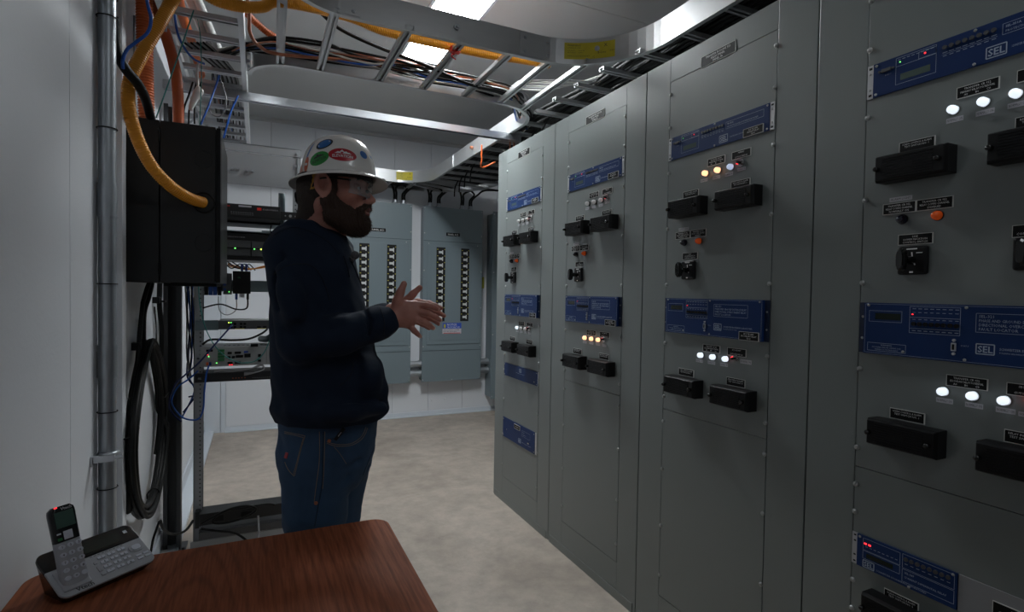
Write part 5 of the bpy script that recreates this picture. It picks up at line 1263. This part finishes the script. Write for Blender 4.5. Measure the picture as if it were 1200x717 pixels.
# nails
mb=MB()
def nail(pa,pb,w=.0052,up=-1):
    a=P(*pa); b=P(*pb); d=b-a; d/=np.linalg.norm(d); n=-FW*.96+UP*.25; n-=d*(n@d); n/=np.linalg.norm(n); q=np.cross(d,n); c=b-d*.001+n*.0052
    vs=[];fs=[]
    for i in range(-2,3):
        for j in range(-2,3): u,v=i/2,j/2; vs.append(c+d*.0062*v+q*w*u*(1-.15*max(v,0)**2)-n*(.0022*u*u)+n*.0008)
    for i in range(4):
        for j in range(4): fs.append((i*5+j,i*5+j+1,(i+1)*5+j+1,(i+1)*5+j))
    k=len(vs); vs2=[p-n*.0015 for p in vs]; MB().add(vs+vs2,fs+[tuple(x+k for x in f[::-1]) for f in fs],0,True).build('fingernail','nail',person)
for a,b in (((507,359.5,-.095),(513,362,-.09)),((509.5,370.8,-.108),(515.5,375,-.10)),((503,380.5,-.115),(507.5,384.3,-.108)),((488.5,390.5,-.113),(492,394,-.108))): nail(a,b)
# eyes, lips
for s in (-1,1):
    o=MB().dome(Hd(.0775,s*.031,.009),hx,.0115*HS,.0125*HS,20,8).build('eyeball','eye_white',person)
    MB().dome(Hd(.0875,s*.031+.000,.009),hx,.0052*HS,.0030*HS,14,3).build('iris','iris',o)
LS=SDF(Hd(.10,0,-.05)-.05,Hd(.10,0,-.05)+.05,.0013)
hell(LS,(.1025,0,-.0425),(.0075,.0185,.0045),.002); hell(LS,(.1005,0,-.0552),(.0080,.0165,.0048),.002); hell(LS,(.110,0,-.0487),(.014,.0155,.0034),.001,'d')
LS.build('lips','lip',person,smooth=1)
MB().dome(Hd(.090,0,-.0487),hx,.012*HS,.005*HS,12,3).build('open_mouth','black_rubber',person)
# eyelids / eyebrow strips
for s in (-1,1):
    cable('eyebrow',[Hd(.086,s*.050,.028),Hd(.094,s*.036,.034),Hd(.1005,s*.016,.031)],.0035,'hair_brown',None,parent=person)
    E=SDF(Hd(.085,s*.031,.009)-.022,Hd(.085,s*.031,.009)+.022,.0012); hell(E,(.0775,s*.031,.009),(.0135,.0150,.0135),.001); hell(E,(.095,s*.031,.0075),(.014,.020,.0052),.002,'d'); E.build('eyelids','skin',person,smooth=1)

# beard and hair
HB=lambda r:(Hd(.03,0,-.03)-.16,Hd(.03,0,-.03)+.16,r)
B=SDF(*HB(.0022))
for s in (-1,1):
    B.chain([Hd(.034,s*.067,.028),Hd(.029,s*.068,.0),Hd(.020,s*.066,-.030)],[.006*HS,.0085*HS,.014*HS],.012)
    B.chain([Hd(.014,s*.064,-.035),Hd(.028,s*.054,-.070),Hd(.056,s*.034,-.084),Hd(.078,s*.010,-.086)],[.017*HS,.021*HS,.023*HS,.024*HS],.02)
    B.chain([Hd(.038,s*.056,-.040),Hd(.062,s*.042,-.056)],[.014*HS,.016*HS],.02)
    B.chain([Hd(.1055,s*.004,-.034),Hd(.100,s*.020,-.039),Hd(.088,s*.030,-.052),Hd(.080,s*.030,-.070)],[.0058*HS,.0075*HS,.010*HS,.014*HS],.008)
hell(B,(.083,0,-.080),(.025,.031,.026),.02); hell(B,(.074,0,-.086),(.021,.027,.019),.02)
hell(B,(.056,0,-.086),(.036,.043,.018),.02); hell(B,(.094,0,-.064),(.009,.016,.007),.008)
hell(B,(.112,0,-.0485),(.027,.027,.0092),.003,'d')
B.add(lambda x,y,z:.0013*np.sin(x*610+z*160)*np.sin(y*540+z*90)+.0010*np.sin(x*980-y*330)*np.sin(z*420+y*700))
beard=B.build('beard','beard_brown',person,smooth=0)
# short hair tufts on the beard outline and nape
def tufts(o,src,n,l,m,name,cond):
    V,F=src.V,src.F; c=V[F].mean(1); nn=np.cross(V[F[:,2]]-V[F[:,0]],V[F[:,3]]-V[F[:,1]]); nn/=np.linalg.norm(nn,axis=1,keepdims=True)+1e-9
    ok=np.where(cond(c))[0]; pick=rng.choice(ok,min(n,len(ok)),replace=False); mb=MB(); vs=[];fs=[]
    for i in pick:
        d=nn[i]*.75-UP*.75+hx*.25+rng.normal(0,.28,3); d/=np.linalg.norm(d); q=np.cross(d,rng.normal(0,1,3)); q/=np.linalg.norm(q); p=c[i]; L=l*rng.uniform(.6,1.3); w=.0006
        e=np.cross(d,q)
        k=len(vs); vs += [p+q*w,p-q*w*.5+e*w*.86,p-q*w*.5-e*w*.86,p+d*L]; fs += [(k,k+1,k+3),(k+1,k+2,k+3),(k+2,k,k+3)]
    mb.add(vs,fs); q=mb.build(name,m,o); q['kind']='stuff'; return q
tufts(beard,B,5200,.0065,'beard_brown','beard_hairs',lambda c:np.ones(len(c),bool))
Hh=SDF(*HB(.0025))
hell(Hh,(.002,0,.045),(.083,.075,.09),.01); hell(Hh,(-.014,0,.0),(.068,.069,.07),.02); hcone(Hh,(-.018,0,-.03),(-.036,0,-.075),.054,.050,.02)
hell(Hh,(.10,0,-.04),(.085,.2,.12),.004,'d'); hell(Hh,(.095,0,.07),(.075,.2,.10),.004,'d')
hell(Hh,(-.030,0,-.16),(.12,.12,.072),.006,'d')
for s in (-1,1): hell(Hh,(.009,s*.085,.004),(.022,.026,.033),.003,'d')
Hh.add(lambda x,y,z:.0010*np.sin(x*700+z*160)*np.sin(y*640+z*300))
Hh.cut(lambda x,y,z:(x-HATC[0])*HATN[0]+(y-HATC[1])*HATN[1]+(z-HATC[2])*HATN[2]-.004)
Hh.build('hair','hair_brown',person,smooth=0)

# clothing: hoodie
T=SDF(BLO,np.array([BHI[0],BHI[1],1.72]),.0045)
T.loft(trunk,k=.02,pw=2.3)
T.cone(SHn,ELn,.066,.060,.03); T.cone(P(345,282,-.12),P(366,272,-.05),.045,.045,.04)
T.cone(ELn,P(402,391,-.175),.057,.055,.02); T.cone(P(402,391,-.175),P(444,379,-.14),.055,.047,.02); T.cone(P(440,380,-.14),P(446,378,-.135),.046,.044,.015)
T.cone(SHf,ELf,.064,.058,.03); T.cone(P(358,284,.12),P(370,272,.05),.045,.04,.04); T.cone(ELf,P(446,372,.09),.055,.045,.02)
T.cone(P(444,379,-.136),P(452,376,-.128),.044,.042,.004)       # near cuff
T.cone(P(441,372,.095),P(450,369,.075),.042,.039,.004)
# hood
T.ell(P(344,280,.0),(.062,.125,.050),[RT,FW,UP],.015); T.ell(P(338,292,.0),(.05,.115,.06),[RT,FW,UP],.02)
neck=[P(352,263,.0),P(357,262,-.062),P(368,270,-.088),P(382,283,-.082),P(398,297,-.062),P(410,308,-.03)]
T.chain(neck,[.024,.023,.021,.019,.017,.014],.010)
neckf=[P(352,263,.0),P(360,262,.06),P(376,267,.088),P(394,278,.07),P(407,291,.04),P(411,305,.0)]
T.chain(neckf,[.024,.023,.021,.019,.017,.014],.010)
# hollow for the neck
T.cone(P(378,262,0),P(374,250,0),.066,.07,.01,'d'); T.cone(P(392,272,-.01),P(388,262,-.01),.045,.055,.01,'d')
T.cone(P(404,284,-.015),P(400,272,-.01),.022,.035,.006,'d')
T.chain([P(326,276,-.135),P(343,266,-.125),P(362,267,-.118),P(379,279,-.112),P(395,295,-.09),P(406,309,-.06)],[.022,.022,.021,.019,.016,.012],.010)
# hem band
T.loft([zrow(471,320,455,.185),zrow(486,324,452,.183)],k=.004,pw=2.3)
# folds: grooves and rolls
def groove(pts,r=.006,k=.012,dd=0): T.chain([P(*p) for p in pts],[r]*len(pts),k,'d')
def roll(pts,r,k=.02): T.chain([P(*p) for p in pts],[r]*len(pts),k)
groove([(322,483,-.11),(340,488,-.165),(372,490,-.19),(405,490,-.185),(435,488,-.13),(455,486,-.03)],.004,.008)
groove([(380,368,-.235),(372,360,-.23),(366,346,-.22)],.008,.02); groove([(392,372,-.235),(385,358,-.22)],.006,.016)
groove([(402,366,-.225),(398,352,-.2)],.005,.014); groove([(360,430,-.245),(380,420,-.245),(402,414,-.23)],.006,.016)
groove([(384,305,-.20),(388,340,-.20),(390,362,-.21)],.012,.03); groove([(345,375,-.262),(358,385,-.262),(366,398,-.255)],.005,.016)
groove([(338,350,-.255),(350,362,-.262),(358,376,-.262)],.005,.016)
groove([(428,364,-.165),(433,376,-.190),(431,392,-.185)],.004,.014)
for q in ([(352,372,-.255),(366,376,-.250),(380,372,-.243)],[(358,362,-.250),(372,365,-.245),(384,363,-.236)],[(372,384,-.245),(386,386,-.238),(398,380,-.228)],[(330,388,-.255),(344,396,-.262),(352,410,-.258)]): groove(q,.005,.022)
for q in ([(400,318,-.18),(396,345,-.19),(392,362,-.20)],[(412,330,-.15),(410,350,-.16),(404,364,-.18)],[(395,425,-.21),(410,440,-.20),(425,465,-.175)],[(360,436,-.215),(376,452,-.215),(400,468,-.20)],[(328,430,-.20),(332,450,-.19),(344,470,-.19)]): groove(q,.007,.030)
for q in ([(336,318,-.235),(340,345,-.252),(344,368,-.258)],): roll(q,.022,.04)
groove([(400,430,-.205),(385,455,-.21),(360,470,-.20)],.008,.03); groove([(420,440,-.18),(430,462,-.155),(440,480,-.12)],.006,.022)
groove([(335,440,-.19),(345,462,-.20),(365,478,-.20)],.008,.03); groove([(330,300,-.225),(326,330,-.235),(328,360,-.24)],.005,.02)
roll([(325,478,-.11),(345,483,-.16),(380,484,-.18),(415,483,-.17),(446,478,-.10)],.018,.03)
roll([(440,430,-.06),(446,455,-.05),(449,478,-.03)],.016,.03)
# kangaroo pocket bulge
T.ell(P(432,442,-.06),(.045,.09,.07),[RT,FW,UP],.02)
T.add(lambda x,y,z:.0016*np.sin(x*46+z*38)*np.sin(y*52-z*31+1)+.0010*np.sin(z*88+x*63)*np.sin(y*71+2))
hoodie=T.build('hoodie','hoodie_navy',person,smooth=2)
bvh=BVHTree.FromPolygons([tuple(v) for v in T.V],[tuple(int(i) for i in f) for f in T.F])
def drape(bv,pts,r,m,name,parent,off=.0005,n=14,seg=6):
    Q=[]
    pp=spline([(a,b,0) for a,b in pts],n)
    for a,b,_ in pp:
        d=Vector(ray(a,b)).normalized(); h=bv.ray_cast(Vector(CAM),d)
        if h[0] is not None and (h[0]-Vector(CAM)).length<2.3: Q.append(np.array(h[0])+np.array(h[1])*off)
    if len(Q)>2:
        Q=np.array(Q); K=np.array([.25,.5,.25])
        for _ in range(2): Q[1:-1]=.25*Q[:-2]+.5*Q[1:-1]+.25*Q[2:]
        return MB().tube(Q,r,seg).build(name,m,parent)
drape(bvh,[(320,322),(335,312),(357,309),(371,316),(381,334),(386,352)],.0014,'hoodie_seam','sleeve_seam',hoodie)
drape(bvh,[(411,306),(416,316),(423,334),(430,352)],.0030,'hoodie_seam','zip',hoodie)
drape(bvh,[(414,424),(412,437),(404,447),(396,453)],.0016,'hoodie_seam','pocket_seam',hoodie)
drape(bvh,[(402,300),(406,312),(409,325)],.0022,'hoodie_seam','drawstring',hoodie,off=.002)
drape(bvh,[(445,360),(450,375),(450,391)],.0012,'hoodie_seam','cuff_seam',hoodie)
drape(bvh,[(322,275),(336,268),(350,267),(366,272),(384,283),(398,298)],.0014,'hoodie_seam','hood_seam',hoodie)
# t-shirt collar
C=SDF(P(395,285)-.14,P(395,285)+.14,.0035)
C.chain([P(362,268,0),P(372,270,-.058),P(390,280,-.052),P(403,291,-.02),P(407,297,.0)],[.012]*5,.01); C.chain([P(362,268,0),P(376,269,.058),P(395,280,.04),P(405,292,.01),P(407,297,0)],[.012]*5,.01)
C.ell(P(404,296,-.01),(.022,.03,.03),[RT,FW,UP],.015)
C.build('t_shirt','shirt_grey',person,smooth=1)
# lapel microphone
mic=MB().dome(P(416,299,-.075),-FW+RT*.5,.013,.014,14,5).dome(P(416,299,-.075),FW-RT*.5,.013,.010,14,4).cyl(P(413,302,-.07),P(411,307,-.062),.008,.006,n=10).build('lapel_microphone','mic_grey',person)
MB().obox(P(412,305,-.062),RT,FW,UP,(.006,.006,.010)).build('microphone_clip','black_plastic',mic,bevel=.001)

# jeans
J=SDF(np.array([BLO[0],BLO[1],.02]),np.array([BHI[0],BHI[1],1.02]),.0045)
J.loft([zrow(470,325,448,.16),zrow(484,327,446,.165),zrow(500,328,443,.168),zrow(522,329,441,.17),zrow(545,332,436,.165),zrow(562,338,426,.15)],k=.03,pw=2.3)
MIDn=P(369.5,600,-.10); MIDf=P(389,600,.09)
J.cone(P(370,545,-.075),MIDn,.102,.0885,.03); J.cone(P(397,545,.075),MIDf,.100,.089,.03)
J.cone(MIDn,KNn,.088,.072,.02); J.cone(MIDf,KNf,.089,.074,.02); J.cone(KNn,ANn-UP*.03,.072,.064,.02); J.cone(KNf,ANf-UP*.03,.072,.064,.02)
def jg(pts,r=.005,k=.014): J.chain([P(*p) for p in pts],[r]*len(pts),k,'d')
jg([(408,560,-.13),(396,575,-.175),(380,586,-.19)],.005,.02); jg([(420,540,-.10),(406,552,-.15),(390,560,-.17)],.004,.018); jg([(404,612,-.05),(414,585,-.04),(430,550,-.03)],.010,.02)
J.ell(P(336,530,-.075),(.03,.05,.05),[RT,FW,UP],.02)
J.add(lambda x,y,z:.0014*np.sin(x*60+z*44)*np.sin(y*58-z*52+1)+.0008*np.sin(z*130+x*40)*np.sin(y*90+2))
jeans=J.build('jeans','denim',person,smooth=2)
bvj=BVHTree.FromPolygons([tuple(v) for v in J.V],[tuple(int(i) for i in f) for f in J.F])
zz=lambda a,b:(300+a/4.483,470+b/4.483)
def js(pts,name='stitching',m='denim_stitch',r=.0008): return drape(bvj,[zz(*p) for p in pts],r,m,name,jeans)
js([(150,168),(200,178),(252,192)]); js([(150,160),(200,170),(256,182)]); js([(258,182),(240,240),(220,320),(203,392)]); js([(248,196),(230,260),(212,330),(197,385)]); js([(152,320),(170,360),(200,394)])
js([(333,160),(334,260),(330,340),(318,430),(305,530)]); js([(355,160),(352,260),(350,380),(346,450),(325,560),(308,660)],'side_seam','denim_seam',.0018); js([(362,160),(360,260),(356,370),(350,460)])
js([(372,212),(400,222),(440,228),(500,222),(545,195),(566,165),(577,135)]); js([(372,220),(400,231),(440,237),(505,230),(552,202),(574,170),(585,140)]); js([(375,200),(430,190),(470,160)],'pocket_edge','denim_seam',.0014)
js([(410,240),(440,275),(475,330)],r=.0006); js([(640,160),(630,220),(600,290),(560,390)],'front_crease','denim_seam',.0012)
for q in ((385,208),(315,535)):
    d=Vector(ray(*zz(*q))).normalized(); h=bvj.ray_cast(Vector(CAM),d)
    MB().cyl(np.array(h[0]),np.array(h[0])+np.array(h[1])*.0022,.0052,n=12).build('rivet','copper_cable',jeans)
h=[bvj.ray_cast(Vector(CAM),Vector(ray(*zz(*q))).normalized()) for q in ((455,150),(422,195))]
a,b=[np.array(x[0])+np.array(x[1])*.003 for x in h]; d=(b-a)/np.linalg.norm(b-a); n_=np.array(h[0][1]); q_=np.cross(d,n_)
o=MB().obox((a+b)/2,d,q_,n_,(np.linalg.norm(b-a)/2+.006,.005,.0018)).build('pocket_clip','black_plastic',person,bevel=.001)
MB().obox((a+b)/2+n_*.0021,d,q_,n_,(.007,.0012,.0002)).build('clip_marking','sticker_white',o)
h=bvj.ray_cast(Vector(CAM),Vector(ray(*zz(160,285))).normalized())
if h[0]: 
    n_=np.array(h[1]); q_=np.cross(UP,n_); q_/=np.linalg.norm(q_); MB().obox(np.array(h[0])+n_*.001,q_,np.cross(n_,q_),n_,(.006,.008,.001)).build('pocket_tab','sticker_red',jeans)
# boots
for a in (ANn,ANf):
    Bt=SDF(np.array([a[0]-.14,a[1]-.14,-.004]),np.array([a[0]+.26,a[1]+.14,.22]),.005)
    g=np.array([a[0],a[1],0]); Bt.cone(g+UP*.12,g+UP*.05,.048,.045,.01); Bt.cone(g+UP*.045-hx*.02,g+hx*.15+UP*.038,.044,.040,.02); Bt.cone(g+hx*.10-hy*.012+UP*.04,g+hx*.15+hy*.01+UP*.035,.044,.042,.02)
    Bt.add(lambda x,y,z:np.maximum(0,(.012-z))*3.)
    Bt.build('boot','boot',person,smooth=1)
# safety glasses
gl=MB(); vs=[];fs=[]; nu,nv=25,9
def lens(u,v,off=0):    # u -1..1 across, v -1..1 up
    y=u*.070; x=.1150-.042*abs(u)**2.3-.004*(abs(v)**2); h=.0235*(1-.20*u*u)+(.004 if v>0 else 0)
    z=.0095+v*h; 
    if v<0: z+=.013*math.exp(-(u/.13)**2)*(-v)
    return Hd(x+off,y,z)
for i in range(nu):
    for j in range(nv): vs.append(lens(-1+2*i/(nu-1),-1+2*j/(nv-1)))
for i in range(nu):
    for j in range(nv): vs.append(lens(-1+2*i/(nu-1),-1+2*j/(nv-1),-.0018))
k=nu*nv
for i in range(nu-1):
    for j in range(nv-1): a=i*nv+j; fs += [(a,a+nv,a+nv+1,a+1),(a+k,a+1+k,a+nv+1+k,a+nv+k)]
for i in range(nu-1):
    for j in (0,nv-1): a=i*nv+j; fs.append((a,a+k,a+nv+k,a+nv))
for i in (0,nu-1):
    for j in range(nv-1): a=i*nv+j; fs.append((a,a+1,a+1+k,a+k))
g=gl.add(vs,fs,0,True).build('safety_glasses','clear_lens',person)
MB().tube([lens(-1+2*i/24,1.02) for i in range(25)],.0013*HS,6).tube([lens(-1+2*i/24,-1.0) for i in range(25)],.0008*HS,6).build('lens_rim','lens_rim',g)
for s in (-1,1):
    MB().tube(spline([Hd(.0735,s*.066,.022),Hd(.045,s*.075,.024),Hd(.015,s*.079,.024),Hd(-.010,s*.078,.018),Hd(-.02,s*.078,.0)],6),.0022*HS,6).build('temple_arm','black_plastic',g)
MB().dome(Hd(.103,-.010,.004),-hy*.6+hx*.5,.006,.004,10,3).dome(Hd(.103,.010,.004),hy*.6+hx*.5,.006,.004,10,3).build('nose_pad','black_rubber',g)

# hard hat: dome, brim and inner shell as one lathe over an oval
DA,DB,DH=.0965*HS,.088*HS,.110*HS
def hat(a,rho,z): return KC+kx*math.cos(a)*rho[0]+ky*math.sin(a)*rho[1]+kz*z
def dome_pt(a,t,off=0.):    # t 0 at rim, 1 at crown
    q=t*PI/2; c=math.cos(q)**.80; sn=math.sin(q)**.95
    z=DH*sn; r=(DA+off)*c,(DB+off)*c
    yy=math.sin(a)*r[1]
    ridge=.0045*math.exp(-(yy/.010)**2)*min(1,t*2.2)+.0028*(math.exp(-((yy-.03)/.008)**2)+math.exp(-((yy+.03)/.008)**2))*min(1,t*2)*(1-t*.3)
    return hat(a,r,z+ (off if t>.5 else 0))+kz*ridge*sn+ (kx*math.cos(a)+ky*math.sin(a))*ridge*c
na=64; rings=[]
for j in range(17): rings.append([dome_pt(2*PI*i/na,1-j/16*.999) for i in range(na)])
BA,BBm=.128*HS,.120*HS
def brim(a,k,z): return hat(a,(DA+(BA-DA)*k,DB+(BBm-DB)*k),z)
for k,z in ((.10,-.003),(.35,-.0075),(.7,-.013),(.97,-.019),(1.0,-.0215)): rings.append([brim(2*PI*i/na,k,z) for i in range(na)])
nout=len(rings)
for k,z in ((.985,-.0245),(.95,-.0225),(.7,-.0165),(.35,-.011),(.05,-.0065),(-.04,-.003)): rings.append([brim(2*PI*i/na,k,z) for i in range(na)])
for j in range(1,13): rings.append([dome_pt(2*PI*i/na,j/12*.97,-.0045) for i in range(na)])
vs=[p for r in rings for p in r]; fs=[]
mb=MB()
f1=[(j*na+i,(j+1)*na+i,(j+1)*na+(i+1)%na,j*na+(i+1)%na) for j in range(nout) for i in range(na)]
f2=[(j*na+i,(j+1)*na+i,(j+1)*na+(i+1)%na,j*na+(i+1)%na) for j in range(nout,len(rings)-1) for i in range(na)]
mb.v=[tuple(map(float,p)) for p in vs]
for f in f1: mb.f.append(f); mb.mi.append(0); mb.sm.append(True)
for f in f2: mb.f.append(f); mb.mi.append(1); mb.sm.append(True)
mb.f.append(tuple((len(rings)-1)*na+i for i in range(na))); mb.mi.append(1); mb.sm.append(False)
mb.f.append(tuple(range(na))[::-1]); mb.mi.append(0); mb.sm.append(True)
helmet=mb.build('hard_hat',['helmet_white','helmet_under'],person)
def band(a0,a1,ra,rb,z0,z1,m,name,n=24):
    vs=[]
    for i in range(n+1):
        a=R_(a0+(a1-a0)*i/n)
        for q,zz_ in ((0,z0),(0,z1),(.003,z1),(.003,z0)): vs.append(hat(a,(ra+q,rb+q),zz_))
    fs=[(i*4+j,i*4+(j+1)%4,i*4+4+(j+1)%4,i*4+4+j) for i in range(n) for j in range(4)]+[(0,1,2,3),(n*4+3,n*4+2,n*4+1,n*4)]
    return MB().add(vs,fs,0,True).build(name,m,helmet)
band(0,360,.0855*HS,.0775*HS,-.020,.012,'black_rubber','head_band',48)
band(196,250,.089*HS,.082*HS,-.052,.0,'yellow_strap','suspension_strap'); band(110,164,.089*HS,.082*HS,-.052,.0,'yellow_strap','suspension_strap')
band(150,210,.094*HS,.080*HS,-.066,-.044,'black_plastic','nape_strap')
MB().cyl(hat(PI,(.090*HS,0),-.055),hat(PI,(.114*HS,0),-.057),.019,n=18).build('ratchet_knob','black_plastic',helmet)
MB().dome(hat(R_(3),(BA*.90,BBm*.90),-.014),kz*.9+kx*.3,.009,.010,14,4).build('brim_stud','black_plastic',helmet)
# stickers wrapped on the dome
hv_=[];hf_=[]
hb_=BVHTree.FromPolygons(mb.v,f1)
def patch(px,py,w,h,rot,m,name,ring=None,txt=None,tm='sticker_paper',shape='oval',extra=None):
    d=Vector(ray(px,py)).normalized(); hit=hb_.ray_cast(Vector(CAM),d)
    if hit[0] is None: return
    c=np.array(hit[0]); n=np.array(hit[1]); n=n if n@np.array(d)<0 else -n
    u=RT-n*(RT@n); u/=np.linalg.norm(u); v=np.cross(n,u); v=v if v@UP>0 else -v
    cr,sr=math.cos(R_(rot)),math.sin(R_(rot)); u,v=u*cr+v*sr,-u*sr+v*cr
    def on(x,y,off):
        p=c+u*x+v*y+n*.03; h=hb_.ray_cast(Vector(p),Vector(-n)); 
        return (np.array(h[0])+n*off) if h[0] is not None else c+u*x+v*y
    def disc(kx_,ky_,off,mm,nm,par):
        vs=[on(0,0,off)];fs=[];NR=5;NA=32
        for r in range(1,NR+1):
            for i in range(NA):
                a=2*PI*i/NA; vs.append(on(kx_*r/NR*math.cos(a),ky_*r/NR*math.sin(a),off))
        for i in range(NA): fs.append((0,1+i,1+(i+1)%NA))
        for r in range(NR-1):
            for i in range(NA): fs.append((1+r*NA+i,1+(r+1)*NA+i,1+(r+1)*NA+(i+1)%NA,1+r*NA+(i+1)%NA))
        return MB().add(vs,fs,0,True).build(nm,mm,par)
    o=disc(w/2,h/2,.0008,m,name,helmet)
    if ring: disc(w/2*.80,h/2*.78,.0011,ring,'sticker_center',helmet)
    if txt or extra:
        tb=MB()
        if txt: text(tb,txt,h*.30,lambda x,y:on(x,y-h*.22,.0014),'CENTER',0,True,2,wid=w*.72)
        if extra=='hill':
            for i,(a,hh,ww) in enumerate(((-.16,.16,.13),(-.02,.30,.16),(.12,.20,.13),(.22,.12,.1))):
                P3=[on((a-ww)*w,.08*h,.0014),on(a*w,(.08+hh)*h,.0014),on((a+ww)*w,.08*h,.0014)]; tb.add(P3,[(0,1,2)])
        if extra=='band':
            P3=[on(x*w,y*h,.0014) for x,y in ((-.34,-.05),(.34,-.05),(.34,.10),(-.34,.10))]; tb.add(P3,[(0,1,2,3)])
        tb.build('sticker_print',tm,helmet)
patch(401.5,181,.079,.041,0,'sticker_red','oval_sticker',txt='ELEVATION',extra='hill')
patch(373.5,185.5,.062,.041,14,'sticker_green','oval_sticker',txt='ELEVATION',tm='sticker_ink',extra='hill')
patch(380,168.5,.052,.036,18,'sticker_ink','round_sticker',ring='sticker_blue',tm='sticker_paper',extra='band')
patch(426,181.5,.026,.026,-8,'sticker_blue','round_sticker',tm='sticker_paper',extra=None)
patch(434,184,.016,.006,-20,'sticker_blue','small_lettering_sticker')
patch(359,193,.020,.048,-14,'sticker_orange','round_sticker',tm='sticker_paper',extra='band')
patch(363,177,.060,.008,50,'sticker_blue','stripe_sticker')
# ------------------------------------------------------------------ camera and light
cam=bpy.data.cameras.new('camera'); co=bpy.data.objects.new('camera',cam); COL.objects.link(co)
cam.sensor_width=36; cam.lens=FPX*36/1200; cam.clip_start=.05
M=Matrix.Identity(4)
for i,v in enumerate((CR,CU,-CF)):
    for k in range(3): M[k][i]=v[k]
M[0][3],M[1][3],M[2][3]=CAM
co.matrix_world=M; bpy.context.scene.camera=co
ceiling_light((1.05,-.35,ZC),'second long white ceiling panel light, behind the camera end of the room','diffuser_soft')
w=bpy.data.worlds.new('world'); bpy.context.scene.world=w; w.use_nodes=True
w.node_tree.nodes['Background'].inputs[0].default_value=(.5,.55,.6,1); w.node_tree.nodes['Background'].inputs[1].default_value=.02
vs=bpy.context.scene.view_settings; vs.view_transform='Standard'; vs.look='None'; vs.gamma=1; vs.exposure=EXPO; vs.use_curve_mapping=False
